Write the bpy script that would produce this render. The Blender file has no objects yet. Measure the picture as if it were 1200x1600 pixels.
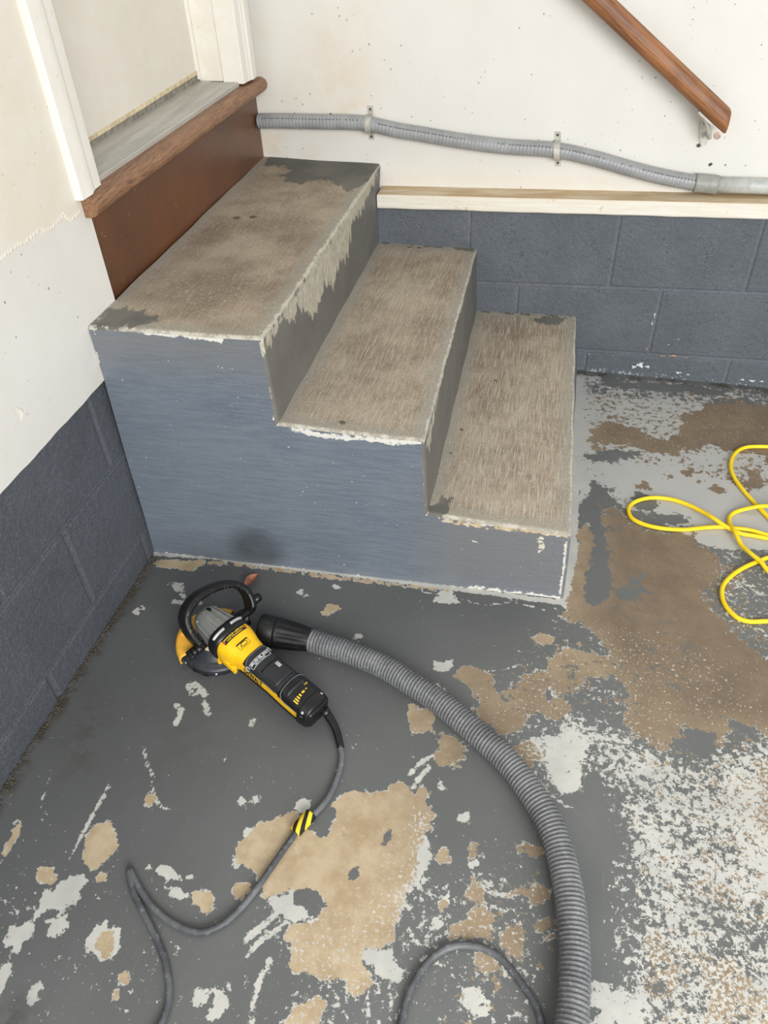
import bpy, bmesh, math, random
import numpy as np
from mathutils import Vector, Matrix
random.seed(4)
sc = bpy.context.scene
COL = sc.collection

# ------------------------------------------------------------------ camera
cam_d = bpy.data.cameras.new('camera'); cam = bpy.data.objects.new('camera', cam_d); COL.objects.link(cam)
right = Vector((0.97799814, 0.20530628, -0.03699962))
down = Vector((0.10867555, -0.6527956, -0.74969829))
fwd = Vector((-0.17807095, 0.72918258, -0.66074466))
cam.matrix_world = Matrix.Translation((0.8718689, -2.27698505, 1.3550307)) @ Matrix((right, -down, -fwd)).transposed().to_4x4()
cam_d.sensor_fit = 'VERTICAL'; cam_d.sensor_height = 24; cam_d.lens = 24*1205.03/1600
cam_d.clip_start = 0.02; cam_d.clip_end = 60
sc.camera = cam

# ------------------------------------------------------------------ sky, daylight, exposure
w = bpy.data.worlds.new('world'); sc.world = w; w.use_nodes = True
bg = w.node_tree.nodes['Background']; bg.inputs[0].default_value = (0.96, 0.98, 1.0, 1); bg.inputs[1].default_value = 0.54
def area(name, loc, target, sx, sy, power, color):
    l = bpy.data.lights.new(name, 'AREA'); l.shape = 'RECTANGLE'; l.size = sx; l.size_y = sy; l.energy = power; l.color = color
    o = bpy.data.objects.new(name, l); COL.objects.link(o); o.location = loc
    o.rotation_euler = (Vector(target) - Vector(loc)).to_track_quat('-Z', 'Y').to_euler()
    return o
# daylight through the open garage door, behind and to the right of the camera
area('garage_door_daylight', (2.5, -4.3, 1.9), (0.5, -0.6, 0.3), 2.4, 2.0, 205, (1.0, 0.995, 0.98))
sc.view_settings.view_transform = 'Standard'; sc.view_settings.look = 'None'
sc.view_settings.exposure = 0.0; sc.view_settings.gamma = 1.0; sc.view_settings.use_curve_mapping = False

# ------------------------------------------------------------------ helpers: objects
def tag(o, label=None, cat=None, group=None, kind=None):
    if label: o['label'] = label
    if cat: o['category'] = cat
    if group: o['group'] = group
    if kind: o['kind'] = kind
    return o
def obj(name, me, mat=None, parent=None, smooth=True):
    if isinstance(me, bmesh.types.BMesh):
        b = me; me = bpy.data.meshes.new(name); b.to_mesh(me); b.free()
    if mat is not None:
        me.materials.clear()
        for m_ in (mat if isinstance(mat, (list, tuple)) else [mat]): me.materials.append(m_)
    if smooth:
        me.polygons.foreach_set('use_smooth', [True]*len(me.polygons))
    o = bpy.data.objects.new(name, me); COL.objects.link(o)
    if parent: o.parent = parent
    return o
def empty(name, loc=(0, 0, 0)):
    o = bpy.data.objects.new(name, None); COL.objects.link(o); o.location = loc; o.empty_display_size = 0.05; return o
def mesh(V, F, name='m'):
    me = bpy.data.meshes.new(name); me.from_pydata([tuple(map(float, v)) for v in V], [], [tuple(int(i) for i in f) for f in F]); me.update(); return me
def add_attr(me, name, vals):
    a = me.attributes.new(name, 'FLOAT', 'POINT'); a.data.foreach_set('value', np.asarray(vals, dtype=np.float32))
def grid_faces(nu, nv, wrap=False):
    F = []
    for i in range(nu-1):
        for j in range(nv if wrap else nv-1):
            k = (j+1) % nv
            F.append((i*nv+j, (i+1)*nv+j, (i+1)*nv+k, i*nv+k))
    return F
def box_bm(bm, lo, hi, M=None, bev=0.0, seg=2):
    r = bmesh.ops.create_cube(bm, size=1)
    c = [(a+b)/2 for a, b in zip(lo, hi)]; s = [b-a for a, b in zip(lo, hi)]
    for v in r['verts']:
        v.co = Vector([c[i]+v.co[i]*s[i] for i in range(3)])
    if bev:
        es = list({e for v in r['verts'] for e in v.link_edges})
        rr = bmesh.ops.bevel(bm, geom=es, offset=bev, segments=seg, affect='EDGES', profile=0.5)
        vs = [v for v in bm.verts if v.is_valid and (v in rr['verts'])]
    else: vs = r['verts']
    if M is not None:
        for v in vs: v.co = M @ v.co
    return vs
def box(lo, hi, M=None, bev=0.0, seg=2):
    bm = bmesh.new(); box_bm(bm, lo, hi, M, bev, seg); return bm
def catmull(P, step):
    P = [np.array(p, float) for p in P]
    Q = [2*P[0]-P[1]] + P + [2*P[-1]-P[-2]]
    out = []
    for i in range(1, len(Q)-2):
        for t in np.linspace(0, 1, 24, endpoint=False):
            a, b, c, d = Q[i-1], Q[i], Q[i+1], Q[i+2]
            out.append(.5*((2*b)+(c-a)*t+(2*a-5*b+4*c-d)*t*t+(3*b-a-3*c+d)*t**3))
    out.append(P[-1]); out = np.array(out)
    L = np.concatenate([[0], np.cumsum(np.linalg.norm(np.diff(out, axis=0), axis=1))])
    n = max(2, int(L[-1]/step)+1); s = np.linspace(0, L[-1], n)
    return np.array([np.interp(s, L, out[:, k]) for k in range(3)]).T, s
def frames(C, up=(0, 0, 1)):
    T = np.gradient(C, axis=0); T /= np.linalg.norm(T, axis=1)[:, None]
    up = np.array(up, float); N = []; B = []
    for t in T:
        b = np.cross(t, up); b /= np.linalg.norm(b)+1e-9; n = np.cross(b, t); B.append(b); N.append(n)
    return T, np.array(N), np.array(B)
def sweep(P, rad, step=0.01, ns=14, up=(0, 0, 1), ry=None, cap=True):
    """tube along a smooth curve; rad(s) radius; ry factor across the side axis"""
    C, s = catmull(P, step); T, N, B = frames(C, up)
    rr = np.array([rad(x) if callable(rad) else rad for x in s])
    a = np.linspace(0, 2*np.pi, ns, endpoint=False)
    V = C[:, None] + rr[:, None, None]*(np.cos(a)[None, :, None]*B[:, None]*(ry or 1)+np.sin(a)[None, :, None]*N[:, None])
    V = V.reshape(-1, 3); F = grid_faces(len(C), ns, True)
    if cap:
        F.append(tuple(range(ns))); F.append(tuple(range((len(C)-1)*ns, len(C)*ns))[::-1])
    return mesh(V, F)
def lathe(prof, n=40, M=None, a0=0, a1=360):
    """prof [(r,z)] revolved about z"""
    full = abs(a1-a0) >= 360
    A = np.radians(np.linspace(a0, a1, n, endpoint=not full)); V = []
    for r, z in prof:
        for a in A: V.append((r*math.cos(a), r*math.sin(a), z))
    F = grid_faces(len(prof), n, full)
    me = mesh(V, F)
    if M is not None: me.transform(M)
    return me
def text_mesh(txt, size, extrude=0.0, bold=0.0):
    c = bpy.data.curves.new('t', 'FONT'); c.body = txt; c.size = size; c.extrude = extrude; c.align_x = 'CENTER'; c.align_y = 'CENTER'
    c.resolution_u = 3; c.offset = bold
    o = bpy.data.objects.new('t', c); COL.objects.link(o)
    bpy.context.view_layer.update()
    me = bpy.data.meshes.new_from_object(o.evaluated_get(bpy.context.evaluated_depsgraph_get()))
    bpy.data.objects.remove(o); return me

# ------------------------------------------------------------------ helpers: wear fields (signed distance in metres to outlines on the real surface)
def poly_sd(P, poly):
    poly = np.array(poly, float); n = len(poly); d = np.full(len(P), 1e9); ins = np.zeros(len(P), bool)
    for i in range(n):
        a = poly[i]; b = poly[(i+1) % n]; e = b-a; w_ = P-a
        t = np.clip((w_@e)/max(e@e, 1e-12), 0, 1); q = w_-t[:, None]*e; d = np.minimum(d, (q*q).sum(1))
        c = (a[1] <= P[:, 1]) != (b[1] <= P[:, 1])
        if abs(b[1]-a[1]) > 1e-12:
            xi = a[0]+(P[:, 1]-a[1])*(b[0]-a[0])/(b[1]-a[1]); ins ^= c & (P[:, 0] < xi)
    d = np.sqrt(d); return np.where(ins, d, -d)
def line_sd(P, pts, wd):
    pts = np.array(pts, float); d = np.full(len(P), 1e9)
    for a, b in zip(pts[:-1], pts[1:]):
        e = b-a; w_ = P-a; t = np.clip((w_@e)/max(e@e, 1e-12), 0, 1); q = w_-t[:, None]*e; d = np.minimum(d, (q*q).sum(1))
    return wd-np.sqrt(d)
def field(P, polys=(), lines=(), blobs=(), clip=0.06):
    f = np.full(len(P), -clip)
    def upd(pts, pad, fn):
        pts = np.array(pts); lo = pts.min(0)-pad; hi = pts.max(0)+pad
        m = ((P >= lo) & (P <= hi)).all(1)
        if m.any(): f[m] = np.maximum(f[m], fn(P[m]))
    for p in polys: upd(p, clip, lambda q: poly_sd(q, p))
    for p, wd in lines: upd(p, clip+wd, lambda q: line_sd(q, p, wd))
    for (x, y), rx, ry in blobs:
        upd([(x-rx, y-ry), (x+rx, y+ry)], clip, lambda q: (1-np.sqrt(((q[:, 0]-x)/rx)**2+((q[:, 1]-y)/ry)**2))*min(rx, ry))
    return np.clip(f, -clip, clip)

# ------------------------------------------------------------------ helpers: materials
class NT:
    def __init__(s, name):
        s.m = bpy.data.materials.new(name); s.m.use_nodes = True; s.t = s.m.node_tree; s.n = s.t.nodes
        s.b = s.n['Principled BSDF']
    def add(s, typ, **kw):
        n = s.n.new(typ)
        for k, v in kw.items(): setattr(n, k, v)
        return n
    def link(s, a, b): s.t.links.new(a, b)
    def put(s, sock, v):
        if isinstance(v, bpy.types.NodeSocket): s.link(v, sock)
        elif isinstance(v, (tuple, list)): sock.default_value = (*v, 1) if len(v) == 3 and sock.type == 'RGBA' else v
        else: sock.default_value = v
    def coord(s, scale=(1, 1, 1), kind='Object', rot=(0, 0, 0)):
        c = s.add('ShaderNodeTexCoord'); mp = s.add('ShaderNodeMapping'); s.link(c.outputs[kind], mp.inputs[0])
        mp.inputs['Scale'].default_value = scale; mp.inputs['Rotation'].default_value = rot; return mp.outputs[0]
    def noise(s, scale, detail=4, rough=.55, vec=None, dist=0, color=False, off=None):
        n = s.add('ShaderNodeTexNoise'); n.inputs['Scale'].default_value = scale; n.inputs['Detail'].default_value = detail
        n.inputs['Roughness'].default_value = rough; n.inputs['Distortion'].default_value = dist
        v = vec or s.coord()
        if off is not None:
            a = s.add('ShaderNodeVectorMath', operation='ADD'); s.link(v, a.inputs[0]); a.inputs[1].default_value = (off, off*.7, off*1.3); v = a.outputs[0]
        s.link(v, n.inputs['Vector'])
        return n.outputs['Color' if color else 'Fac']
    def voronoi(s, scale, vec=None, feature='F1', out='Distance', rnd=1):
        n = s.add('ShaderNodeTexVoronoi'); n.feature = feature; n.inputs['Scale'].default_value = scale; n.inputs['Randomness'].default_value = rnd
        s.link(vec or s.coord(), n.inputs['Vector']); return n.outputs[out]
    def math(s, op, a, b=0.0, c=None):
        n = s.add('ShaderNodeMath', operation=op); s.put(n.inputs[0], a); s.put(n.inputs[1], b)
        if c is not None: s.put(n.inputs[2], c)
        return n.outputs[0]
    def ss(s, x, lo, hi, a=0.0, b=1.0):
        n = s.add('ShaderNodeMapRange'); n.interpolation_type = 'SMOOTHSTEP'
        s.put(n.inputs[0], x); s.put(n.inputs[1], lo); s.put(n.inputs[2], hi); n.inputs[3].default_value = a; n.inputs[4].default_value = b
        return n.outputs[0]
    def lin(s, x, lo, hi, a, b):
        n = s.add('ShaderNodeMapRange'); s.put(n.inputs[0], x); n.inputs[1].default_value = lo; n.inputs[2].default_value = hi
        n.inputs[3].default_value = a; n.inputs[4].default_value = b; return n.outputs[0]
    def mix(s, f, a, b, mode='MIX'):
        n = s.add('ShaderNodeMix', data_type='RGBA', blend_type=mode); s.put(n.inputs[0], f); s.put(n.inputs[6], a); s.put(n.inputs[7], b); return n.outputs[2]
    def attr(s, name):
        n = s.add('ShaderNodeAttribute', attribute_name=name); return n.outputs['Fac']
    def bump(s, h, strength=.3, dist=.002, base=None):
        n = s.add('ShaderNodeBump'); n.inputs['Strength'].default_value = strength; n.inputs['Distance'].default_value = dist; s.link(h, n.inputs['Height'])
        if base is not None: s.link(base, n.inputs['Normal'])
        return n.outputs[0]
    def fin(s, color, rough=.6, normal=None, metal=0.0, spec=.5):
        s.put(s.b.inputs['Base Color'], color); s.put(s.b.inputs['Roughness'], rough); s.put(s.b.inputs['Metallic'], metal)
        s.b.inputs['Specular IOR Level'].default_value = spec
        if normal is not None: s.link(normal, s.b.inputs['Normal'])
        return s.m
def srgb(r, g, b):
    f = lambda c: (c/255/12.92 if c/255 <= .04045 else ((c/255+.055)/1.055)**2.4)
    return (f(r), f(g), f(b))
def plain(name, c, rough=.5, metal=0.0, var=.12, bump=0.0, bscale=300, spec=.5):
    n = NT(name); v = n.noise(60, 3); col = n.mix(n.ss(v, .3, .7, 0, 1), tuple(x*(1-var) for x in c), tuple(min(1, x*(1+var)) for x in c))
    nm = n.bump(n.noise(bscale, 2), bump, .001) if bump else None
    return n.fin(col, rough, nm, metal, spec)

DARKGREY = srgb(108, 110, 109); BLUEGREY = srgb(106, 113, 126); LIGHTGREY = srgb(184, 184, 179); WHITE = srgb(236, 232, 218)
TAN = srgb(193, 175, 146); BROWN = srgb(116, 101, 84)

def mat_floor():
    n = NT('peeling_floor_paint')
    co = n.coord()
    edge = n.noise(55, 10, .66, co); edge2 = n.noise(60, 10, .66, co, off=7.3); fine = n.noise(150, 5, .6, co, off=2.1)
    mid = n.noise(60, 7, .62, co, off=13.); big = n.noise(3.1, 5, .55, co, off=4.)
    lo1 = n.math('MULTIPLY', n.math('SUBTRACT', n.noise(17, 4, .6, co, off=61.), .5), .035); lo2 = n.math('MULTIPLY', n.math('SUBTRACT', n.noise(19, 4, .6, co, off=71.), .5), n.math('MULTIPLY_ADD', n.attr('brown'), .05, .012))
    e1 = n.math('ADD', n.math('MULTIPLY', n.math('SUBTRACT', edge, .5), .045), lo1); e2 = n.math('ADD', n.math('MULTIPLY', n.math('SUBTRACT', edge2, .5), n.math('MULTIPLY_ADD', n.attr('brown'), .035, .034)), lo2)
    fL = n.attr('light'); fT = n.attr('tan'); fD = n.attr('dark')
    mL = n.math('MAXIMUM', n.ss(n.math('ADD', fL, e1), -.0007, .0007), n.ss(n.math('ADD', n.attr('scratch'), n.math('MULTIPLY', n.math('SUBTRACT', n.noise(95, 8, .7, co, off=17.), .5), .022)), -.0007, .0007))
    mT = n.ss(n.math('ADD', fT, e2), -.0007, .0007)
    rim = n.ss(n.math('ADD', n.math('ADD', fT, .0022), n.math('ADD', e2, n.math('MULTIPLY', n.math('SUBTRACT', mid, .56), .02))), -.0007, .0007)
    # density of chips: light specks and bare specks
    clus = n.math('MULTIPLY', n.math('SUBTRACT', n.noise(13, 5, .65, co, off=81.), .5), .42); clus2 = n.math('MULTIPLY', n.math('SUBTRACT', n.noise(15, 5, .65, co, off=91.), .5), .42)
    sp = n.math('ADD', n.noise(80, 10, .7, co, off=21.), clus)
    thr = n.lin(n.attr('speckle'), 0, 1, .745, .43)
    mS = n.ss(n.math('SUBTRACT', sp, thr), -.004, .004)
    sp2 = n.math('SUBTRACT', n.noise(60, 9, .68, co, off=31.), n.math('MULTIPLY', clus2, .9))
    thr2 = n.lin(n.attr('bare'), 0, 1, .76, .42)
    mB = n.ss(n.math('SUBTRACT', sp2, thr2), -.004, .004)
    sp3 = n.math('ADD', n.noise(75, 9, .7, co, off=37.), clus2)
    thr3 = n.lin(n.attr('remain'), 0, 1, .82, .40)
    mR = n.ss(n.math('SUBTRACT', sp3, thr3), -.004, .004)
    mD = n.ss(n.math('ADD', fD, e2), -.0007, .0007)
    dark = n.mix(n.ss(big, .35, .65), DARKGREY, tuple(c*.86 for c in DARKGREY))
    dark = n.mix(n.ss(n.noise(9, 6, .6, co, off=3), .35, .75, 0, .5), dark, srgb(98, 100, 99))
    dark = n.mix(n.attr('shade_grime'), dark, srgb(79, 80, 81))  # painted shade together with grime, darkening the paint on the left
    dark = n.mix(n.math('MULTIPLY', n.ss(fine, .62, .75), .25), dark, srgb(150, 148, 142))
    light = n.mix(n.ss(n.noise(14, 5, .6, co), .3, .7), LIGHTGREY, srgb(202, 200, 192))
    light = n.mix(n.math('MULTIPLY', n.attr('cool'), .8), light, srgb(174, 174, 171))
    tan = n.mix(n.ss(n.noise(18, 6, .65, co, off=5), .3, .7), TAN, srgb(168, 147, 117))
    tan = n.mix(n.ss(n.noise(45, 6, .7, co, off=15), .55, .72), tan, srgb(198, 183, 156))
    brown = n.mix(n.ss(n.noise(11, 7, .68, co, off=6), .3, .7), BROWN, srgb(134, 117, 96))
    brown = n.mix(n.ss(fine, .5, .75, 0, .45), brown, srgb(98, 86, 72))
    bare = n.mix(n.attr('brown'), tan, brown)
    # small random nicks in the paint
    nt = n.lin(n.attr('speckle'), 0, .6, .735, .64); nick = n.ss(n.math('SUBTRACT', n.noise(125, 4, .6, co, off=44.), nt), 0, .012)
    col = n.mix(n.math('MAXIMUM', n.math('MAXIMUM', mL, rim), n.math('MAXIMUM', mS, nick)), dark, light)
    mTB = n.math('MAXIMUM', mT, mB)
    col = n.mix(mTB, col, bare)
    # light specks lying on the bare concrete too
    sp4 = n.noise(150, 8, .66, co, off=55.)
    over = n.ss(n.math('SUBTRACT', sp4, n.lin(n.attr('speckle'), 0, 1, .70, .47)), -.004, .004)
    col = n.mix(n.math('MULTIPLY', over, mTB), col, light)
    mDk = n.math('MAXIMUM', mD, mR)
    col = n.mix(mDk, col, dark)
    # dirt
    dn = n.noise(28, 8, .7, co, off=9)
    dirt = n.math('MULTIPLY', n.attr('dirt'), n.ss(dn, .38, .62))
    col = n.mix(dirt, col, srgb(66, 58, 46))
    scr = n.noise(1, 4, .6, n.coord((260, 9, 1), rot=(0, 0, .7)), off=2)
    col = n.mix(n.ss(scr, .68, .76, 0, .35), col, srgb(160, 160, 155))
    h = n.math('SUBTRACT', 1.0, n.math('MAXIMUM', mTB, n.math('MULTIPLY', n.math('MAXIMUM', mL, mS), .5)))
    b1 = n.bump(h, .35, .0012); b2 = n.bump(n.noise(260, 4, .6, co), .18, .001, b1)
    rough = n.mix(mTB, (.42, .42, .42), (.75, .75, .75))
    rough = n.mix(n.ss(n.noise(12, 4, .6, co), .3, .7, 0, .5), rough, (.62, .62, .62))
    return n.fin(col, rough, b2, spec=.45)

def mat_stairtop():
    n = NT('worn_concrete_tread'); co = n.coord()
    streak = n.noise(1, 6, .7, n.coord((420, 14, 14))); streak2 = n.noise(1, 5, .65, n.coord((700, 40, 40)), off=3)
    pat = n.noise(7, 6, .6, co); fine = n.noise(190, 5, .65, co, off=3)
    col = n.mix(n.ss(pat, .32, .68), srgb(131, 115, 97), srgb(168, 154, 135))
    col = n.mix(n.math('MULTIPLY', n.ss(streak, .42, .66), n.math('MULTIPLY', n.attr('broom'), .85)), col, srgb(202, 193, 177))
    col = n.mix(n.math('MULTIPLY', n.ss(streak2, .52, .7), n.math('MULTIPLY', n.attr('broom'), .6)), col, srgb(116, 98, 80))
    col = n.mix(n.ss(fine, .52, .72, 0, .75), col, srgb(205, 195, 178))
    col = n.mix(n.ss(n.noise(120, 5, .7, co, off=8), .55, .75, 0, .6), col, srgb(112, 97, 80))
    en = n.math('MULTIPLY', n.math('SUBTRACT', n.noise(16, 6, .6, co, off=2), .5), .05)
    rimf = n.ss(n.math('ADD', n.attr('band'), en), .045, .006)
    col = n.mix(n.math('MULTIPLY', rimf, .75), col, n.mix(n.ss(fine, .35, .7), srgb(150, 146, 135), srgb(172, 167, 155)))
    en2 = n.math('MULTIPLY', n.math('SUBTRACT', n.noise(60, 6, .65, co, off=5), .5), .02)
    pat2 = n.math('MULTIPLY', n.math('SUBTRACT', n.noise(9, 5, .65, co, off=25), .5), .012)
    wh = n.ss(n.math('ADD', n.attr('edge'), n.math('ADD', en2, pat2)), .0012, -.0012)
    col = n.mix(n.math('MULTIPLY', wh, .7), col, srgb(198, 194, 182))
    mP = n.ss(n.math('ADD', n.attr('paint'), n.math('MULTIPLY', n.math('SUBTRACT', n.noise(42, 9, .68, n.coord((1, .5, 1)), off=4), .5), .09)), -.0008, .0008)
    col = n.mix(mP, col, n.mix(n.ss(pat, .4, .6), srgb(102, 101, 95), srgb(118, 116, 108)))
    mS = n.ss(n.math('ADD', n.attr('spot'), n.math('MULTIPLY', n.math('SUBTRACT', fine, .5), .008)), -.001, .0015)
    col = n.mix(n.math('MULTIPLY', mS, .8), col, srgb(84, 72, 60))
    b = n.bump(n.math('ADD', streak, fine), .35, .0012)
    return n.fin(col, .82, b, spec=.3)
def mat_riser():
    n = NT('chipped_grey_riser_paint'); co = n.coord()
    jag = n.noise(1, 7, .65, n.coord((34, 34, 9)), off=1)
    m = n.ss(n.math('ADD', n.attr('bare'), n.math('MULTIPLY', n.math('SUBTRACT', jag, .5), .13)), -.0012, .0012)
    base = n.mix(n.ss(n.noise(8, 5, .6, co), .3, .7), srgb(100, 98, 93), srgb(112, 110, 105))
    base = n.mix(n.attr('cool'), base, srgb(112, 115, 122))
    con = n.mix(n.ss(n.noise(60, 6, .6, co), .35, .65), srgb(160, 154, 138), srgb(186, 180, 164))
    col = n.mix(m, base, con)
    wn = n.ss(n.math('ADD', n.attr('edge'), n.math('MULTIPLY', n.math('SUBTRACT', n.noise(70, 6, .7, co), .5), .026)), .0055, .002)
    col = n.mix(n.math('MULTIPLY', wn, .75), col, srgb(190, 186, 172))
    return n.fin(col, .6, n.bump(n.math('ADD', m, n.noise(150, 4, .6, co)), .3, .001), spec=.35)
def mat_side():
    n = NT('blue_grey_painted_concrete'); co = n.coord()
    br = n.noise(1, 7, .7, n.coord((14, 14, 150), rot=(0, .08, 0))); big = n.noise(3.5, 5, .6, co)
    col = n.mix(n.ss(big, .3, .7), srgb(96, 105, 116), srgb(107, 116, 126))
    col = n.mix(n.ss(br, .3, .7, 0, .6), col, srgb(122, 130, 140))
    col = n.mix(n.ss(n.noise(1, 7, .75, n.coord((40, 40, 330), rot=(0, .1, 0)), off=3), .64, .72, 0, .7), col, srgb(168, 173, 182))
    col = n.mix(n.math('MULTIPLY', n.attr('neutral'), .8), col, srgb(116, 116, 116))
    fl = n.math('ADD', n.attr('chip'), n.math('MULTIPLY', n.math('SUBTRACT', n.noise(60, 9, .68, n.coord((1, 1, 1.6)), off=6), .5), .034))
    m = n.ss(fl, -.0007, .0007)
    col = n.mix(m, col, n.mix(n.math('MULTIPLY', n.attr('ochre'), n.ss(n.noise(40, 5, .6, co), .4, .55)), srgb(212, 210, 202), srgb(186, 164, 124)))
    nk = n.ss(n.noise(95, 3, .5, n.coord((1, 1, 1.5)), off=17.), .725, .74)
    col = n.mix(n.math('MULTIPLY', nk, .8), col, srgb(198, 200, 202))
    sm = n.math('MULTIPLY', n.attr('smudge'), n.ss(n.noise(15, 5, .6, co), .2, .6, .6, 1))
    col = n.mix(sm, col, srgb(60, 60, 62))
    b = n.bump(n.math('ADD', n.math('MULTIPLY', br, 1.5), n.noise(120, 5, .6, co)), .5, .002)
    return n.fin(col, n.mix(m, (.36, .36, .36), (.8, .8, .8)), b, spec=.5)
def mat_block(name, c1, c2, shine=.5):
    n = NT(name); co = n.coord(kind='Object')
    col = n.mix(n.ss(n.noise(6, 6, .6, co), .3, .7), c1, c2)
    fine = n.noise(230, 5, .7, co)
    col = n.mix(n.ss(fine, .5, .68, 0, .45), col, srgb(132, 136, 143))
    col = n.mix(n.ss(n.noise(260, 4, .7, co, off=6), .56, .7, 0, .5), col, srgb(66, 69, 75))
    col = n.mix(n.ss(n.noise(70, 7, .75, co, off=8), .5, .7, 0, .5), col, srgb(78, 81, 88))
    pore = n.voronoi(110, co); pn = n.noise(12, 3, .5, co, off=5)
    rad = n.lin(pn, .42, .72, .0, .17)
    m = n.ss(n.math('SUBTRACT', pore, rad), .06, -.02)
    col = n.mix(n.math('MULTIPLY', m, .55), col, srgb(52, 55, 62))
    chipm = n.ss(n.math('ADD', n.attr('chip'), n.math('MULTIPLY', n.math('SUBTRACT', n.noise(110, 8, .7, co, off=3), .5), .05)), -.001, .001)
    col = n.mix(chipm, col, n.mix(n.attr('ochre'), srgb(188, 192, 198), srgb(190, 150, 110)))
    h = n.math('SUBTRACT', n.math('ADD', fine, n.math('MULTIPLY', n.noise(60, 5, .6, co), 1.2)), n.math('MULTIPLY', m, 1.3))
    return n.fin(col, .55, n.bump(h, .95, .003), spec=shine)
def mat_white(name, a=(219, 217, 210), b=(227, 225, 219), spots=1.0, stainc=(214, 196, 166)):
    n = NT(name); co = n.coord()
    col = n.mix(n.ss(n.noise(2.2, 5, .6, co), .3, .7), srgb(*a), srgb(*b))
    st = n.math('MULTIPLY', n.attr('stain'), n.ss(n.noise(22, 8, .7, co, off=3), .25, .7))
    col = n.mix(st, col, srgb(*stainc))
    vs = n.voronoi(17, co); tiny = n.noise(9, 2, .5, co, off=12)
    spot = n.math('MULTIPLY', n.ss(vs, n.lin(tiny, .38, .7, .02, .12), 0.0), spots)
    vs2 = n.voronoi(43, co); spot2 = n.math('MULTIPLY', n.ss(vs2, n.lin(tiny, .36, .66, .0, .17), 0.0), spots)
    col = n.mix(n.math('MULTIPLY', n.math('MAXIMUM', spot, spot2), .9), col, srgb(92, 88, 80))
    m = n.ss(n.math('ADD', n.attr('mark'), n.math('MULTIPLY', n.math('SUBTRACT', n.noise(90, 6, .6, co), .5), .006)), -.0008, .0008)
    col = n.mix(m, col, srgb(70, 68, 64))
    b1 = n.bump(n.math('ADD', n.noise(14, 6, .6, co), n.math('MULTIPLY', n.noise(120, 3, .5, co), .25)), .22, .004)
    return n.fin(col, .5, b1, spec=.35)
def mat_wood(name, c1, c2, c3, axis_scale, rough=.45, amt=.8):
    n = NT(name); v = n.coord(axis_scale)
    g = n.noise(1, 7, .68, v, dist=.4); g2 = n.noise(1, 5, .7, n.coord(tuple(x*3 for x in axis_scale)), off=4)
    col = n.mix(n.ss(g, .38, .6), c1, c2); col = n.mix(n.ss(g2, .5, .6, 0, amt), col, c3)
    col = n.mix(n.ss(n.noise(5, 5, .6), .45, .75, 0, .4), col, c1)
    return n.fin(col, rough, n.bump(n.math('ADD', g, g2), .3, .0012), spec=.5)

M_floor = mat_floor(); M_tread = mat_stairtop(); M_riser = mat_riser(); M_side = mat_side()
M_blockB = mat_block('blue_grey_block_paint', srgb(89, 95, 101), srgb(99, 105, 112))
M_blockL = mat_block('shaded_block_paint', srgb(76, 80, 86), srgb(85, 89, 96))  # block paint darkened so the colour carries the left wall's shade
M_mortar = mat_block('grey_mortar_paint', srgb(98, 103, 113), srgb(110, 114, 123))
M_mortarL = mat_block('shaded_mortar_paint', srgb(84, 88, 95), srgb(96, 100, 107))  # left joints, with the same shade put into their colour
M_wallB = mat_white('cream_wall_paint')
M_wallL = mat_white('white_wall_paint', (215, 212, 205), (221, 219, 213))
M_skim = mat_white('cream_top_coat', (221, 216, 205), (225, 221, 212), .5)
M_trim = mat_white('white_trim_paint', (228, 226, 218), (234, 232, 225), .25)
M_door = mat_white('cream_door_paint', (219, 215, 205), (225, 221, 212), .3)

# ------------------------------------------------------------------ floor
def axis_pts(lo, hi, flo, fhi, fine, coarse=.12):
    a = list(np.arange(lo, flo, coarse)) + list(np.arange(flo, fhi, fine)) + list(np.arange(fhi, hi, coarse)) + [hi]
    return np.array(sorted(set(np.round(a, 5))))
def grid_mesh(us, vs, fn):
    U, Vv = np.meshgrid(us, vs, indexing='ij'); P = np.stack([U.ravel(), Vv.ravel()], 1)
    nv = len(vs); i = np.arange(len(us)-1)[:, None]*nv+np.arange(nv-1)[None]
    F = np.stack([i, i+nv, i+nv+1, i+1], -1).reshape(-1, 4)
    X = fn(P); me = bpy.data.meshes.new('g')
    me.vertices.add(len(X)); me.vertices.foreach_set('co', np.asarray(X, dtype=np.float32).ravel())
    me.loops.add(F.size); me.loops.foreach_set('vertex_index', F.ravel().astype(np.int32))
    me.polygons.add(len(F)); me.polygons.foreach_set('loop_start', np.arange(0, F.size, 4, dtype=np.int32))
    me.update(calc_edges=True); me.validate(); return me, P

me, P = grid_mesh(axis_pts(-.12, 4.0, -.08, 1.72, .0075), axis_pts(-4.2, .12, -2.0, .06, .0075),
                  lambda P: np.stack([P[:, 0], P[:, 1], np.zeros(len(P))], 1))
big_patch = [(.693,-1.532),(.720,-1.543),(.755,-1.573),(.769,-1.589),(.764,-1.623),(.755,-1.660),(.756,-1.700),(.743,-1.730),(.745,-1.744),(.738,-1.781),(.741,-1.810),(.723,-1.829),(.698,-1.834),(.692,-1.852),(.714,-1.866),(.716,-1.891),(.702,-1.899),(.688,-1.902),(.682,-1.887),(.664,-1.879),(.647,-1.891),(.617,-1.886),(.590,-1.888),(.573,-1.846),(.559,-1.849),(.563,-1.825),(.601,-1.815),(.618,-1.783),(.596,-1.759),(.553,-1.767),(.514,-1.789),(.481,-1.751),(.442,-1.740),(.432,-1.714),(.456,-1.666),(.515,-1.631),(.544,-1.653),(.576,-1.671),(.592,-1.656),(.593,-1.631),(.581,-1.599),(.606,-1.567),(.651,-1.569),(.673,-1.556)]
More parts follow.
